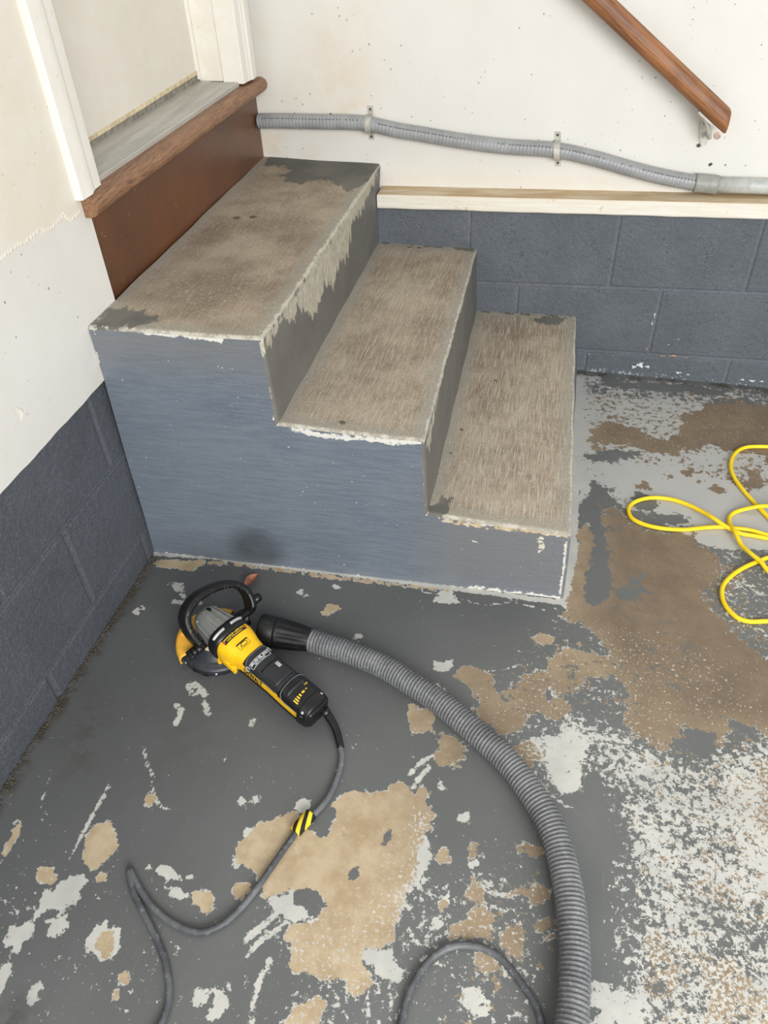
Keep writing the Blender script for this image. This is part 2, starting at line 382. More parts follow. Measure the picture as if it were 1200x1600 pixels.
tan_polys = [big_patch,
 [(.994,-1.156),(1.042,-1.162),(1.096,-1.161),(1.109,-1.193),(1.069,-1.217),(1.030,-1.241),(1.011,-1.277),(.992,-1.289),(.965,-1.269),(.948,-1.313),(.924,-1.348),(.896,-1.398),(.857,-1.383),(.822,-1.359),(.824,-1.327),(.794,-1.300),(.764,-1.273),(.794,-1.242),(.837,-1.259),(.855,-1.306),(.892,-1.274),(.910,-1.246),(.956,-1.221),(.967,-1.175)],
 [(.678,-1.357),(.731,-1.368),(.748,-1.418),(.702,-1.430),(.682,-1.393)],
 [(.752,-1.418),(.797,-1.424),(.821,-1.444),(.798,-1.474),(.759,-1.488),(.763,-1.452)],
 [(1.011,-.773),(1.045,-.730),(1.086,-.659),(1.142,-.706),(1.172,-.750),(1.282,-.732),(1.298,-.772),(1.346,-.809),(1.347,-.864),(1.301,-.945),(1.320,-1.001),(1.345,-1.044),(1.374,-1.085),(1.414,-1.121),(1.485,-1.150),(1.474,-1.334),(1.385,-1.315),(1.358,-1.298),(1.324,-1.287),(1.300,-1.338),(1.253,-1.332),(1.237,-1.306),(1.216,-1.339),(1.178,-1.382),(1.143,-1.345),(1.113,-1.328),(1.127,-1.248),(1.096,-1.196),(1.083,-1.137),(1.048,-1.097),(.984,-1.070),(.990,-1.030),(1.009,-.890)],
 [(1.036,-.320),(1.088,-.262),(1.135,-.288),(1.162,-.287),(1.206,-.326),(1.260,-.334),(1.285,-.308),(1.311,-.244),(1.305,-.194),(1.358,-.162),(1.418,-.088),(1.494,-.077),(1.565,-.102),(1.672,-.114),(1.616,-.422),(1.520,-.400),(1.492,-.359),(1.440,-.368),(1.407,-.358),(1.374,-.341),(1.344,-.383),(1.301,-.375),(1.281,-.408),(1.229,-.401),(1.177,-.388),(1.133,-.370),(1.088,-.393),(1.033,-.379)],
 [(1.457,-.439),(1.498,-.441),(1.499,-.511),(1.455,-.540),(1.436,-.508)],
 [(1.354,-1.370),(1.386,-1.350),(1.375,-1.494),(1.351,-1.511),(1.339,-1.467),(1.357,-1.429)],
 [(.183,-1.709),(.200,-1.731),(.220,-1.755),(.213,-1.776),(.195,-1.806),(.175,-1.792),(.157,-1.760),(.149,-1.732)],
 [(.091,-1.817),(.124,-1.811),(.139,-1.825),(.133,-1.844),(.103,-1.832)], [(.022,-1.819),(.010,-1.742),(.026,-1.758),(.026,-1.806),(.025,-1.824),(.017,-1.871),(.004,-1.851)],
 [(.386,-1.803),(.419,-1.796),(.427,-1.815),(.421,-1.836),(.395,-1.824)], [(.256,-1.895),(.278,-1.886),(.290,-1.907),(.296,-1.928),(.284,-1.932),(.262,-1.917)],
 [(.602,-1.969),(.596,-1.948),(.624,-1.921),(.652,-1.917),(.653,-1.933),(.650,-1.959)],
 [(.823,-1.777),(.867,-1.743),(.888,-1.744),(.891,-1.769),(.866,-1.786),(.828,-1.793)], [(.961,-1.740),(.989,-1.733),(1.001,-1.762),(.974,-1.777)],
 [(1.130,-1.727),(1.160,-1.716),(1.187,-1.754),(1.174,-1.812),(1.141,-1.805)], [(1.212,-1.749),(1.274,-1.746),(1.306,-1.785),(1.290,-1.840),(1.216,-1.854),(1.231,-1.800)],
 [(1.227,-1.625),(1.270,-1.606),(1.298,-1.633),(1.284,-1.667),(1.240,-1.655)],
 [(.886,-1.432),(.922,-1.408),(.957,-1.416),(.944,-1.460),(.901,-1.461)],
 [(.947,-1.305),(.992,-1.289),(1.012,-1.309),(.994,-1.343),(.956,-1.342)]]
tan_blobs = [(q, a, b) for q, a, b in zip([(.219,-1.812),(.465,-1.786),(.238,-1.656),(.327,-1.950),(.327,-1.972),(.857,-1.710),(.923,-1.697),(.959,-1.699),(1.249,-.510),(1.301,-.487),(1.332,-.516),(1.370,-.543),(1.179,-.563),(1.425,-.490),(1.070,-.405),(.458,-1.133),(.447,-1.151),(.796,-1.664),(.744,-1.551),(.849,-1.642),(.951,-1.623),(.928,-1.776),(.890,-1.813),(.945,-1.143),(.808,-1.744)],
   [.012,.014,.009,.010,.009,.014,.016,.012,.016,.010,.016,.020,.018,.010,.02,.015,.01,.012,.010,.008,.02,.022,.016,.02,.008], [.009,.014,.011,.009,.008,.016,.014,.02,.014,.014,.012,.016,.014,.016,.01,.009,.008,.012,.012,.01,.012,.02,.02,.016,.012])]
light_polys = [
 [(.994,-.010),(1.289,-.017),(1.575,-.028),(1.760,-.029),(1.607,-.787),(1.436,-.771),(1.360,-.784),(1.303,-.759),(1.258,-.736),(1.167,-.672),(1.127,-.666),(1.078,-.594),(1.044,-.558),(1.036,-.628),(1.009,-.672)],
 [(.175,-1.810),(.191,-1.813),(.192,-1.853),(.178,-1.883),(.149,-1.880),(.140,-1.890),(.149,-1.924),(.145,-1.937),(.141,-1.960),(.147,-1.997),(.131,-2.026),(.119,-2.007),(.126,-1.949),(.106,-1.943),(.103,-1.918),(.124,-1.904),(.135,-1.881),(.131,-1.854),(.148,-1.840),(.156,-1.822)],
 [(.148,-1.899),(.170,-1.889),(.189,-1.881),(.196,-1.889),(.189,-1.913),(.176,-1.914),(.166,-1.903)],
 [(.252,-1.876),(.269,-1.888),(.286,-1.878),(.298,-1.910),(.298,-1.932),(.283,-1.937),(.252,-1.921),(.231,-1.903),(.251,-1.897)],
 [(.451,-1.946),(.465,-1.941),(.475,-1.958),(.457,-1.963)], [(.476,-1.937),(.495,-1.925),(.504,-1.953),(.495,-1.973),(.482,-1.977),(.481,-1.958)],
 [(.193,-2.008),(.193,-1.979),(.202,-1.991),(.199,-2.009)], [(.170,-2.033),(.168,-2.009),(.178,-2.014),(.181,-2.037)],
 [(.289,-1.785),(.310,-1.773),(.349,-1.779),(.378,-1.782),(.353,-1.787),(.317,-1.788),(.299,-1.789)], [(.330,-1.805),(.373,-1.807),(.387,-1.813),(.366,-1.819),(.345,-1.818)],
 [(.514,-1.789),(.554,-1.769),(.574,-1.787),(.613,-1.808),(.631,-1.805),(.629,-1.817),(.603,-1.824),(.582,-1.814),(.547,-1.811)],
 [(.813,-1.706),(.820,-1.726),(.812,-1.759),(.794,-1.811),(.786,-1.801),(.798,-1.753)],
 [(.910,-1.410),(.958,-1.390),(1.007,-1.366),(1.051,-1.370),(1.041,-1.414),(1.022,-1.446),(1.028,-1.485),(1.006,-1.511),(.988,-1.505),(.961,-1.446),(.918,-1.433)],
 [(.673,-1.781),(.683,-1.766),(.707,-1.753),(.714,-1.730),(.720,-1.745),(.720,-1.772),(.735,-1.779),(.707,-1.787),(.684,-1.791)],
 [(.689,-1.852),(.701,-1.833),(.734,-1.827),(.750,-1.852),(.735,-1.871),(.720,-1.872),(.709,-1.853)],
 [(1.305,-1.393),(1.344,-1.358),(1.362,-1.395),(1.356,-1.510),(1.350,-1.623),(1.319,-1.629),(1.308,-1.554),(1.295,-1.485)],
 [(.700,-1.040),(.722,-1.030),(.739,-1.064),(.722,-1.081),(.684,-1.073)], [(.718,-1.247),(.752,-1.237),(.763,-1.251),(.742,-1.268),(.721,-1.265)],
 [(.709,-1.296),(.737,-1.299),(.749,-1.317),(.730,-1.324)], [(.044,-1.126),(.099,-1.166),(.072,-1.122)],
 [(.699,-1.583),(.708,-1.578),(.723,-1.631),(.743,-1.627),(.766,-1.635),(.781,-1.678),(.764,-1.710),(.745,-1.730),(.729,-1.722),(.742,-1.686),(.731,-1.653)],
 [(1.004,-1.845),(1.059,-1.816),(1.136,-1.806),(1.139,-1.844),(1.087,-1.880),(1.032,-1.891),(1.069,-1.850)]]
light_lines = [([(.149,-1.646),(.146,-1.697),(.144,-1.754),(.142,-1.790)], .0035), ([(.711,-1.518),(.725,-1.490),(.751,-1.469)], .004), ([(.722,-1.543),(.737,-1.510),(.747,-1.494)], .004),
 ([(.523,-1.638),(.558,-1.644)], .003), ([(.201,-1.586),(.223,-1.616),(.238,-1.647),(.264,-1.671),(.288,-1.673)], .003), ([(.180,-1.561),(.202,-1.593)], .004),
 ([(.076,-1.180),(.116,-1.177),(.144,-1.174)], .006), ([(.206,-1.399),(.225,-1.421),(.251,-1.408)], .004), ([(.221,-1.393),(.252,-1.416)], .006), ([(.201,-1.450),(.218,-1.463),(.221,-1.493)], .006), ([(.260,-1.436),(.276,-1.460)], .006),
 ([(.754,-1.913),(.738,-1.823)], .002), ([(.713,-1.885),(.727,-1.935)], .002), ([(.500,-1.860),(.544,-1.801),(.581,-1.772)], .005), ([(.519,-1.862),(.561,-1.818)], .004),
 ([(.945,-1.480),(.988,-1.518),(1.029,-1.536)], .002), ([(1.102,-1.582),(1.145,-1.603)], .002), ([(.041,-1.723),(.020,-1.641),(.007,-1.636)], .0012),
 ([(.867,-1.701),(.890,-1.707),(.917,-1.707)], .004), ([(.951,-1.247),(.993,-1.320),(1.026,-1.374)], .004), ([(.810,-1.259),(.869,-1.237),(.902,-1.219)], .0015),
 ([(.539,-1.919),(.549,-1.971)], .004), ([(.548,-1.880),(.540,-1.937)], .004), ([(.507,-1.888),(.534,-1.839)], .0035),
 ([(-.035,-1.034),(.111,-1.021),(.265,-1.024),(.429,-1.021),(.620,-1.022),(.805,-1.024),(.983,-1.025)], .008), ([(.992,-1.030),(.996,-.823),(.999,-.477),(.995,-.030)], .014), ([(.988,-1.010),(.996,-.823)], .020), ([(.639,-1.040),(.718,-1.057),(.809,-1.062),(.866,-1.042),(.940,-1.053)], .002), ([(1.012,-1.016),(1.047,-.927),(1.031,-.840)], .003)]
light_blobs = [(q, a, a) for q, a in zip([(.537,-1.207),(.449,-1.067),(.388,-1.105),(.370,-1.098),(.460,-1.252),(.399,-1.330),(.375,-1.462),(.322,-1.297),(.528,-1.618),(.413,-1.634),(.446,-1.684),(.006,-1.223),(.753,-1.859),(.178,-1.861),(.775,-1.532),(.852,-1.665),(.441,-1.738),(.395,-1.593),(.418,-1.586),(.824,-1.581),(.349,-1.558),(.437,-1.623),(.704,-1.477),(1.188,-.913),(1.176,-.838),(1.159,-.886),(.872,-1.871),(.898,-1.884)],
   [.010,.006,.007,.006,.008,.009,.010,.005,.012,.007,.008,.009,.012,.006,.008,.008,.01,.005,.004,.01,.006,.007,.006,.01,.012,.008,.018,.01])]
dark_polys = [[(1.044,-.563),(1.070,-.576),(1.066,-.714),(1.088,-.842),(1.096,-.918),(1.084,-.999),(1.052,-1.025),(1.033,-1.012),(1.032,-.929),(1.051,-.837),(1.034,-.694)],
 [(1.020,-.450),(1.087,-.412),(1.176,-.407),(1.158,-.434),(1.105,-.466),(1.043,-.476)], [(1.070,-.027),(1.190,-.032),(1.347,-.024),(1.461,-.037),(1.438,-.070),(1.304,-.076),(1.169,-.074),(1.080,-.072)],
 [(1.099,-.970),(1.157,-.939),(1.186,-.955),(1.142,-.983),(1.105,-1.000)], [(1.136,-.922),(1.166,-.906),(1.162,-.939),(1.143,-.948)],
 [(.641,-1.719),(.646,-1.709),(.656,-1.712),(.662,-1.726),(.654,-1.736),(.644,-1.733)], [(.689,-1.635),(.699,-1.631),(.701,-1.645),(.695,-1.666),(.689,-1.671),(.686,-1.652)],
 [(.555,-1.775),(.572,-1.763),(.597,-1.762),(.603,-1.784),(.586,-1.790),(.565,-1.788)],
 [(1.230,-1.322),(1.254,-1.314),(1.283,-1.326),(1.282,-1.369),(1.254,-1.389),(1.236,-1.357)], [(1.153,-.595),(1.170,-.587),(1.218,-.624),(1.199,-.666),(1.151,-.669)],
 [(1.191,-.668),(1.264,-.656),(1.301,-.687),(1.244,-.721),(1.198,-.704)],
 [(1.039,-1.442),(1.081,-1.455),(1.075,-1.515),(1.096,-1.595),(1.069,-1.678),(1.069,-1.796),(1.045,-1.819),(1.031,-1.630),(1.035,-1.522)]]
big_in = [(.546,-1.653),(.628,-1.593),(.722,-1.575),(.743,-1.627),(.725,-1.712),(.724,-1.816),(.696,-1.879),(.601,-1.879),(.531,-1.760),(.462,-1.728)]
def soft(P, polys, wd):
    f = field(P, polys=polys, clip=wd); return np.clip((f+wd)/(2*wd), 0, 1)
brown_reg = soft(P, [[(.944,.086),(1.967,.076),(1.608,-1.336),(1.213,-1.382),(1.094,-1.332),(.955,-1.066),(1.010,-.933)]], .12)*1.0
brown_reg = np.maximum(brown_reg, soft(P, [[(.722,-1.183),(1.691,-1.010),(1.494,-1.782),(.962,-1.969),(.843,-1.912),(.819,-1.747),(.704,-1.477)]], .12)*.74)
speck = soft(P, [[(.999,-.029),(1.760,-.029),(1.598,-.831),(1.369,-1.067),(1.340,-.833),(1.180,-.756),(1.045,-.692),(1.012,-.697)]], .05)*.35
speck = np.maximum(speck, soft(P, [[(.885,-1.415),(.993,-1.304),(1.144,-1.323),(1.214,-1.368),(1.391,-1.277),(1.626,-1.263),(1.473,-1.866),(1.060,-1.949),(1.090,-1.673),(1.057,-1.479),(.965,-1.510)]], .06)*.86)
speck = np.maximum(speck, soft(P, [[(1.392,-.634),(1.647,-.592),(1.513,-1.255),(1.369,-1.067),(1.309,-1.003),(1.310,-.838)]], .04)*.62)
speck = np.maximum(speck, soft(P, [[(.469,-1.783),(.624,-1.764),(.721,-1.569),(.822,-1.612),(.980,-1.582),(1.033,-1.954),(.537,-2.055)]], .08)*.52)
speck = np.maximum(speck, soft(P, [[(.953,-1.006),(1.356,-1.070),(1.447,-1.296),(1.022,-1.446),(.765,-1.377)]], .08)*.42)
speck = np.maximum(speck, soft(P, [[(-.053,-1.702),(.433,-1.779),(.601,-2.042),(.027,-2.158)]], .10)*.36)
speck = np.maximum(speck, soft(P, [[(.722,-1.575),(.772,-1.585),(.788,-1.688),(.760,-1.779),(.726,-1.826),(.709,-1.747),(.737,-1.687)]], .02)*.75)
speck = np.maximum(speck, .16)
bare = soft(P, [[(1.069,-1.337),(1.626,-1.263),(1.473,-1.866),(1.078,-1.945),(1.132,-1.665)]], .08)*.62
bare = np.maximum(bare, soft(P, [[(.797,-1.675),(.981,-1.617),(1.016,-1.958),(.809,-2.000)]], .07)*.58)
bare = np.maximum(bare, soft(P, [[(.995,-.030),(1.768,.009),(1.657,-.539),(1.008,-.476)]], .04)*.60)
bare = np.maximum(bare, soft(P, [[(.997,-1.019),(1.002,-.592),(1.152,-.648),(1.321,-.720),(1.453,-.856),(1.522,-1.207),(1.376,-1.379),(1.093,-1.405)]], .05)*.62)
bare = np.maximum(bare, soft(P, [[(.952,-.986),(1.155,-1.011),(1.209,-1.265),(.896,-1.398),(.749,-1.267)]], .06)*.42)
remain = soft(P, [[(.993,.031),(1.776,.047),(1.738,-.138),(.997,-.152)]], .03)*.75
remain = np.maximum(remain, soft(P, [[(1.007,-.415),(1.052,-.469),(1.169,-.619),(1.324,-.696),(1.304,-.747),(1.166,-.710),(1.084,-.920),(1.020,-1.054)]], .03)*.60)
remain = np.maximum(remain, soft(P, [[(1.020,-1.390),(1.622,-1.278),(1.473,-1.866),(1.033,-1.954)]], .06)*.58)
remain = np.maximum(remain, soft(P, [[(.983,-1.021),(1.159,-.907),(1.315,-1.077),(1.386,-1.307),(1.023,-1.512),(.765,-1.377),(.876,-1.156)]], .06)*.5)
dirt = soft(P, [[(-.08, -2.4), (-.045, -2.4), (-.015, -1.03), (-.06, -1.02)]], .012)*.85
dirt = np.maximum(dirt, soft(P, [[(.000,-1.502),(.017,-1.451),(.067,-1.490),(.085,-1.607),(.061,-1.640),(.024,-1.560)]], .05)*.45)
dirt = np.maximum(dirt, soft(P, [[(.140,-1.461),(.280,-1.451),(.337,-1.546),(.238,-1.613)]], .06)*.22)
dirt = np.maximum(dirt, soft(P, [[(.9, .03), (1.8, -.01), (1.8, -.05), (.9, -.01)]], .012)*.8)
dirt = np.maximum(dirt, soft(P, [[(.157,-2.031),(.175,-2.005),(.221,-2.053),(.177,-2.062)]], .02)*.7)
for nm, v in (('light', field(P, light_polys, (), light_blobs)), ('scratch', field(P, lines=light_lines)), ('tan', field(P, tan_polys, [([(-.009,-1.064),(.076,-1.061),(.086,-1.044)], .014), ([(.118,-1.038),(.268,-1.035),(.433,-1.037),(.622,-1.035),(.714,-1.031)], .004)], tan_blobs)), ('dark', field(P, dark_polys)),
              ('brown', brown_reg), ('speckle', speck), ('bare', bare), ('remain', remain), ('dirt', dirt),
              ('shade_grime', soft(P, [[(-.3, -1.9), (.35, -1.9), (.75, -1.25), (.8, -.9), (-.3, -.9)]], .28)*.5), ('cool', soft(P, [[(.944,.086),(1.967,.076),(1.742,-.806),(1.015,-.843)]], .08))):
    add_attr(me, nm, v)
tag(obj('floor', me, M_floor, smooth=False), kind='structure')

# ------------------------------------------------------------------ wall frames
C0 = Vector((-.0159, .0572, 0)); TB = Vector((.99925, -.0388, 0)); NB = Vector((-.0388, -.99925, 0))
def bw(s, h, d=0): return C0 + TB*s + NB*d + Vector((0, 0, h))           # back wall: along, up, out into the room
LO = Vector((-.0413, -1.028, 0)); LT = Vector((-.02344, -.99972, 0)); LN = Vector((.99972, -.02344, 0))
def lw(s, h, d=0): return LO + LT*s + LN*d + Vector((0, 0, h))           # left wall: along towards the camera, up, out
def slab(quad, d0, d1, fr, bev=.004, amp=0.0):
    """a block with four corners (s,h) from depth d0 to d1 in a wall frame"""
    bm = bmesh.new(); lo = [bm.verts.new(fr(s, h, d0)) for s, h in quad]; hi = [bm.verts.new(fr(s, h, d1)) for s, h in quad]
    bm.faces.new(lo[::-1]); f = bm.faces.new(hi)
    for i in range(4): bm.faces.new((lo[i], lo[(i+1) % 4], hi[(i+1) % 4], hi[i]))
    bmesh.ops.recalc_face_normals(bm, faces=bm.faces)
    if bev: bmesh.ops.bevel(bm, geom=list(f.edges), offset=bev, segments=2, affect='EDGES', profile=.5)
    return bm
def add_const(me, **kw):
    for k, v in kw.items(): add_attr(me, k, [v]*len(me.vertices))

# back wall: upper boarded wall set back 6 cm from the block base
us = axis_pts(-.06, 3.6, 0, 1.6, .02); vs = axis_pts(.5, 2.5, .5, 1.2, .02)
meW, PW = grid_mesh(us, vs, lambda P: np.array([bw(s, h, -.06) for s, h in P]))
stain = soft(PW, [[(.187,.932),(.301,.992),(.311,.855),(.287,.756),(.206,.719),(.026,.732),(.135,.803)]], .10)*.6
stain = np.maximum(stain, soft(PW, [[(.221,.788),(.298,.789),(.305,.742),(.227,.737)]], .03)*.75)
stain = np.maximum(stain, soft(PW, [[(-.012,.695),(.041,.688),(.032,.623),(-.023,.621)]], .02)*.8)
stain = np.maximum(stain, soft(PW, [[(.097,.640),(.158,.635),(.156,.617),(.099,.620)]], .015)*.8)
stain = np.maximum(stain, soft(PW, [[(.33, .56), (3.4, .60), (3.4, .615), (.33, .57)]], .02)*.45)
stain = np.maximum(stain, soft(PW, [[(.003,1.022),(.025,1.022),(.026,.732),(-.011,.731)]], .02)*.5)
add_attr(meW, 'stain', stain)
mk = [(q, a, b) for q, a, b in zip([(.198,.740),(.351,.815),(.476,.726),(.471,.713),(.696,.757),(.306,.913),(.934,.673),(.397,.609),(.378,.554),(.840,.853),(.844,.753),(.969,.671),(.745,.853),(1.281,.640),(1.316,.640),(.666,.957),(1.138,.771)], [.006,.003,.003,.004,.004,.004,.008,.003,.004,.004,.003,.003,.003,.006,.006,.004,.003], [.003,.009,.006,.003,.004,.005,.005,.004,.003,.004,.004,.003,.003,.006,.006,.004,.003])]
add_attr(meW, 'mark', field(PW, blobs=mk, clip=.03))
wall_back = tag(obj('wall_back', meW, M_wallB), kind='structure')
def L0(s): return .0715+.031*(s-1.005)
def L1(s): return .281+.036*(s-.792)
def L2(s): return .497+.025*(s-.35)
# mortar backing
bmq = slab([(-.02, -.02), (3.5, -.02), (3.5, L2(3.5)), (-.02, L2(-.02))], -.08, -.0035, bw, 0)
mb = obj('mortar', bmq, M_mortar, wall_back, False); add_const(mb.data, chip=-.06, ochre=0)
nblk = 0
def put_block(quad, fr, parent, mat, dz, chips=None):
    bm = slab(quad, -.07, dz, fr, .0055)
    f = [x for x in bm.faces if x.calc_area() > .005]
    bmesh.ops.subdivide_edges(bm, edges=list({e for x in f for e in x.edges if e.calc_length() > .04}), cuts=3, use_grid_fill=True)
    o = obj('concrete_block', bm, mat, parent, False)
    V = np.array([v.co for v in o.data.vertices])
    add_attr(o.data, 'chip', chips(V) if chips else np.full(len(V), -.06)); add_attr(o.data, 'ochre', (np.abs(V[:, 0]-1.20) < .14)*(V[:, 2] > .055)*(V[:, 2] < .11)*1.0)
    return o
g = .0045
def chips_low(V): return -.034+.034*np.clip((.075-V[:, 2])/.075, 0, 1)-.01*(V[:, 0] < 1.0)
def rowB(la, lb, joints, chips=None):
    for a, b in zip(joints[:-1], joints[1:]):
        q = [(a+g, la(a)+g), (b-g, la(b)+g), (b-g, lb(b)-g), (a+g, lb(a)-g)]
        put_block(q, bw, wall_back, M_blockB, random.uniform(-.0006, .0008), chips)
rowB(lambda s: -.10+.031*s, L0, [.2, .61, 1.027, 1.462, 1.87, 2.28, 2.69, 3.1, 3.5], chips_low)
rowB(L0, L1, [-.02, .40, .79, 1.217, 1.63, 2.04, 2.45, 2.86, 3.27, 3.5])
rowB(L1, L2, [-.02, .22, .63, 1.062, 1.445, 1.86, 2.27, 2.68, 3.09, 3.5])

# bare spots where the block paint has flaked away
def flake_patch(cx, cz, rx, rz, mat, nm, n_=22, d=.0012):
    c = bw(cx, cz, d+.0006); V = [c]; ph = random.uniform(0, 6)
    for k in range(n_):
        a = 2*math.pi*k/n_; q = 1+.35*math.sin(3*a+ph)+.25*math.sin(7*a+2*ph)+random.uniform(-.2, .2)
        V.append(bw(cx+rx*q*math.cos(a), cz+rz*q*math.sin(a), d))
    tag(obj(nm, mesh(V, [(0, k+1, (k+1) % n_+1) for k in range(n_)]), mat, wall_back, False), kind='stuff')
M_och = plain('bare_block_ochre', srgb(196, 158, 118), .9, var=.25); M_eff = plain('chalky_white', srgb(204, 208, 212), .9, var=.15)
bs = [(1.295,.083),(1.333,.082),(1.262,.079),(1.210,.099),(1.213,.216),(1.211,.188),(1.201,.040),(1.183,.031),(1.225,.036),(1.322,.025),(1.352,.021),(1.544,.020),(1.572,.021),(1.515,.021),(1.273,.121),(1.298,.141),(1.037,.063)]
for k, (a_, b_) in enumerate(bs):
    rx, rz = [(.014, .003), (.008, .002), (.010, .0018), (.003, .006), (.0025, .010), (.002, .007), (.012, .010), (.007, .006), (.008, .005), (.010, .004), (.006, .003), (.010, .004), (.006, .003), (.007, .003), (.003, .002), (.002, .002), (.002, .002)][k]
    flake_patch(a_, b_, rx*.8, rz*.8, M_och if k < 4 else M_eff, 'flaked_spot')
# ledge board over the block base
bm = bmesh.new()
N = 60
ss_ = np.linspace(.352, 3.5, N); prof = [(-.075, 0), (.013, 0), (.017, .004), (.017, .036), (.013, .041), (-.075, .043)]
V = []; rnd = np.random.RandomState(3)
for s in ss_:
    j = rnd.uniform(-.0012, .0012)
    for d, h in prof: V.append(bw(s, L2(s)+.002+h+(j if h < .01 else j*.3), d))
F = grid_faces(N, len(prof), True); F.append(tuple(range(len(prof)))); F.append(tuple(range((N-1)*len(prof), N*len(prof)))[::-1])
ml = mesh(V, F)
n = NT('weathered_cream_ledge'); geo = n.add('ShaderNodeNewGeometry'); sep = n.add('ShaderNodeSeparateXYZ'); n.link(geo.outputs['True Normal'], sep.inputs[0])
gr = n.noise(1, 6, .7, n.coord((5, 90, 160)))
c = n.mix(n.ss(gr, .35, .6), srgb(232, 229, 219), srgb(224, 218, 203)); c = n.mix(n.ss(gr, .68, .72, 0, .8), c, srgb(150, 132, 104))
c = n.mix(n.ss(n.noise(38, 6, .7), .62, .68, 0, .5), c, srgb(196, 160, 118))
top = n.mix(n.ss(n.noise(9, 6, .65, n.coord((.6, 3, 1))), .3, .62), srgb(222, 208, 180), srgb(196, 168, 128))
c = n.mix(n.ss(sep.outputs[2], .5, .9), c, top)
M_ledge = n.fin(c, .65, n.bump(gr, .4, .002))
tag(obj('trim_1', ml, M_ledge, smooth=False), kind='structure')

# left wall: white boarding, 14 mm proud of the block base
def lwx(y, z, x=-.026): return Vector((x-max(0., -.93-y)*.012, y, z))
us = axis_pts(-4.0, -.908, -1.6, -.908, .02); vs = axis_pts(.508, 2.5, .508, 1.3, .02)
meL, PL = grid_mesh(us, vs, lambda P: np.array([lwx(y, z + (.0008*math.sin(y*40)+.0006*math.sin(y*97) if z < .509 else 0)) for y, z in P]))
add_attr(meL, 'stain', np.maximum(soft(PL, [[(-1.6, .86), (-.92, .86), (-.92, 1.2), (-1.6, 1.2)]], .15)*.3, soft(PL, [[(-1.06, .5), (-.99, .5), (-.99, .53), (-1.06, .53)]], .02)*.9))
mkL = [(q, a, b) for q, a, b in zip([(-1.038,.957),(-1.032,.750),(-1.067,.740),(-.993,.709),(-1.054,.691),(-.963,1.090),(-.988,.992),(-1.207,.596),(-1.243,.765),(-1.074,.793)], [.004,.003,.008,.003,.003,.003,.002,.003,.003,.003], [.011,.008,.006,.012,.006,.003,.003,.004,.003,.003])]
add_attr(meL, 'mark', field(PL, blobs=mkL, clip=.03))
wall_left = obj('wall_left', meL, M_wallL)
tag(wall_left, kind='structure')
# thickness of the boarding lip along its bottom edge and at the step riser board
V = []; ysl = np.linspace(-4, -.908, 160)
for y in ysl:
    z = .508+.0008*math.sin(y*40)+.0006*math.sin(y*97); a = lwx(y, z); V += [a, a+Vector((-.03, 0, -.002))]
o = obj('board_edge', mesh(V, grid_faces(160, 2)), M_wallL, wall_left, False); add_const(o.data, stain=.5, mark=-.06)
V = [(-.026, -.908, .508), (-.026, -.908, 2.5), (-.06, -.908, 2.5), (-.06, -.908, .508)]
o = obj('board_edge', mesh(V, [(0, 1, 2, 3)]), M_wallL, wall_left, False); add_const(o.data, stain=.3, mark=-.06)
# lifted top coat of paint ending in a ragged, curling line
edge_px = [(-.939,.831),(-.958,.828),(-.978,.827),(-.989,.837),(-.995,.846),(-1.018,.839),(-1.042,.837),(-1.062,.839),(-1.075,.847),(-1.102,.844),(-1.127,.844),(-1.145,.847),(-1.171,.846),(-1.189,.845),(-1.202,.843),(-1.308,.842),(-1.512,.840)]
V = []; top_n = []
E_ = []
for a, b in zip(edge_px[:-1], edge_px[1:]):
    for t in np.linspace(0, 1, 8, endpoint=False): E_.append((a[0]+(b[0]-a[0])*t+random.uniform(-.0004, .0004), a[1]+(b[1]-a[1])*t+.0025*math.sin(37*t+a[0]*90)+random.uniform(-.0006, .0006)))
for y, z in E_:
    V += [lwx(y, 2.5, -.0245), lwx(y, z+.02, -.0245), lwx(y, z+.004, -.0245), lwx(y, z, -.0236), lwx(y, z-.001, -.026)]
o = obj('peeling_paint', mesh(V, grid_faces(len(E_), 5)), M_skim, wall_left, False); add_const(o.data, stain=.35, mark=-.06)
tag(o, 'cream top coat of paint lifting along a ragged edge')
# two curled flakes lower down
for (y, z, r) in [(-1.305, .60, .03), (-1.03, .585, .016)]:
    V = []
    for i in range(7):
        t = i/6
        for j in range(3):
            V.append(lwx(y+.008*math.sin(3*t)+j*.006, z+r*(.5-t), -.0255+(.003 if j == 2 else 0)*math.sin(math.pi*t)))
    o = obj('paint_flake', mesh(V, grid_faces(7, 3)), M_wallL, wall_left, True); add_const(o.data, stain=.2, mark=-.06)
# block base of the left wall
def M1(s): return .311-.010*s
def M2(s): return .087-.009*s
bmq = slab([(-1.3, -.02), (3, -.02), (3, .515), (-1.3, .515)], -.08, -.0055, lw, 0)
mb = obj('mortar', bmq, M_mortarL, wall_left, False); add_const(mb.data, chip=-.06, ochre=0)
def rowL(la, lb, joints):
    for a, b in zip(joints[:-1], joints[1:]):
        q = [(a+g, la(a)+g), (b-g, la(b)+g), (b-g, lb(b)-g), (a+g, lb(a)-g)]
        put_block(q[::-1], lw, wall_left, M_blockL, random.uniform(-.0006, .0008))
rowL(lambda s: -.11, M2, [-.38, .03, .452, .86, 1.27, 1.68, 2.09, 2.5, 2.9])
rowL(M2, M1, [-.15, .258, .665, 1.07, 1.48, 1.89, 2.3, 2.7])
rowL(M1, lambda s: .522, [-.36, .053, .46, .87, 1.28, 1.69, 2.1, 2.5, 2.9])

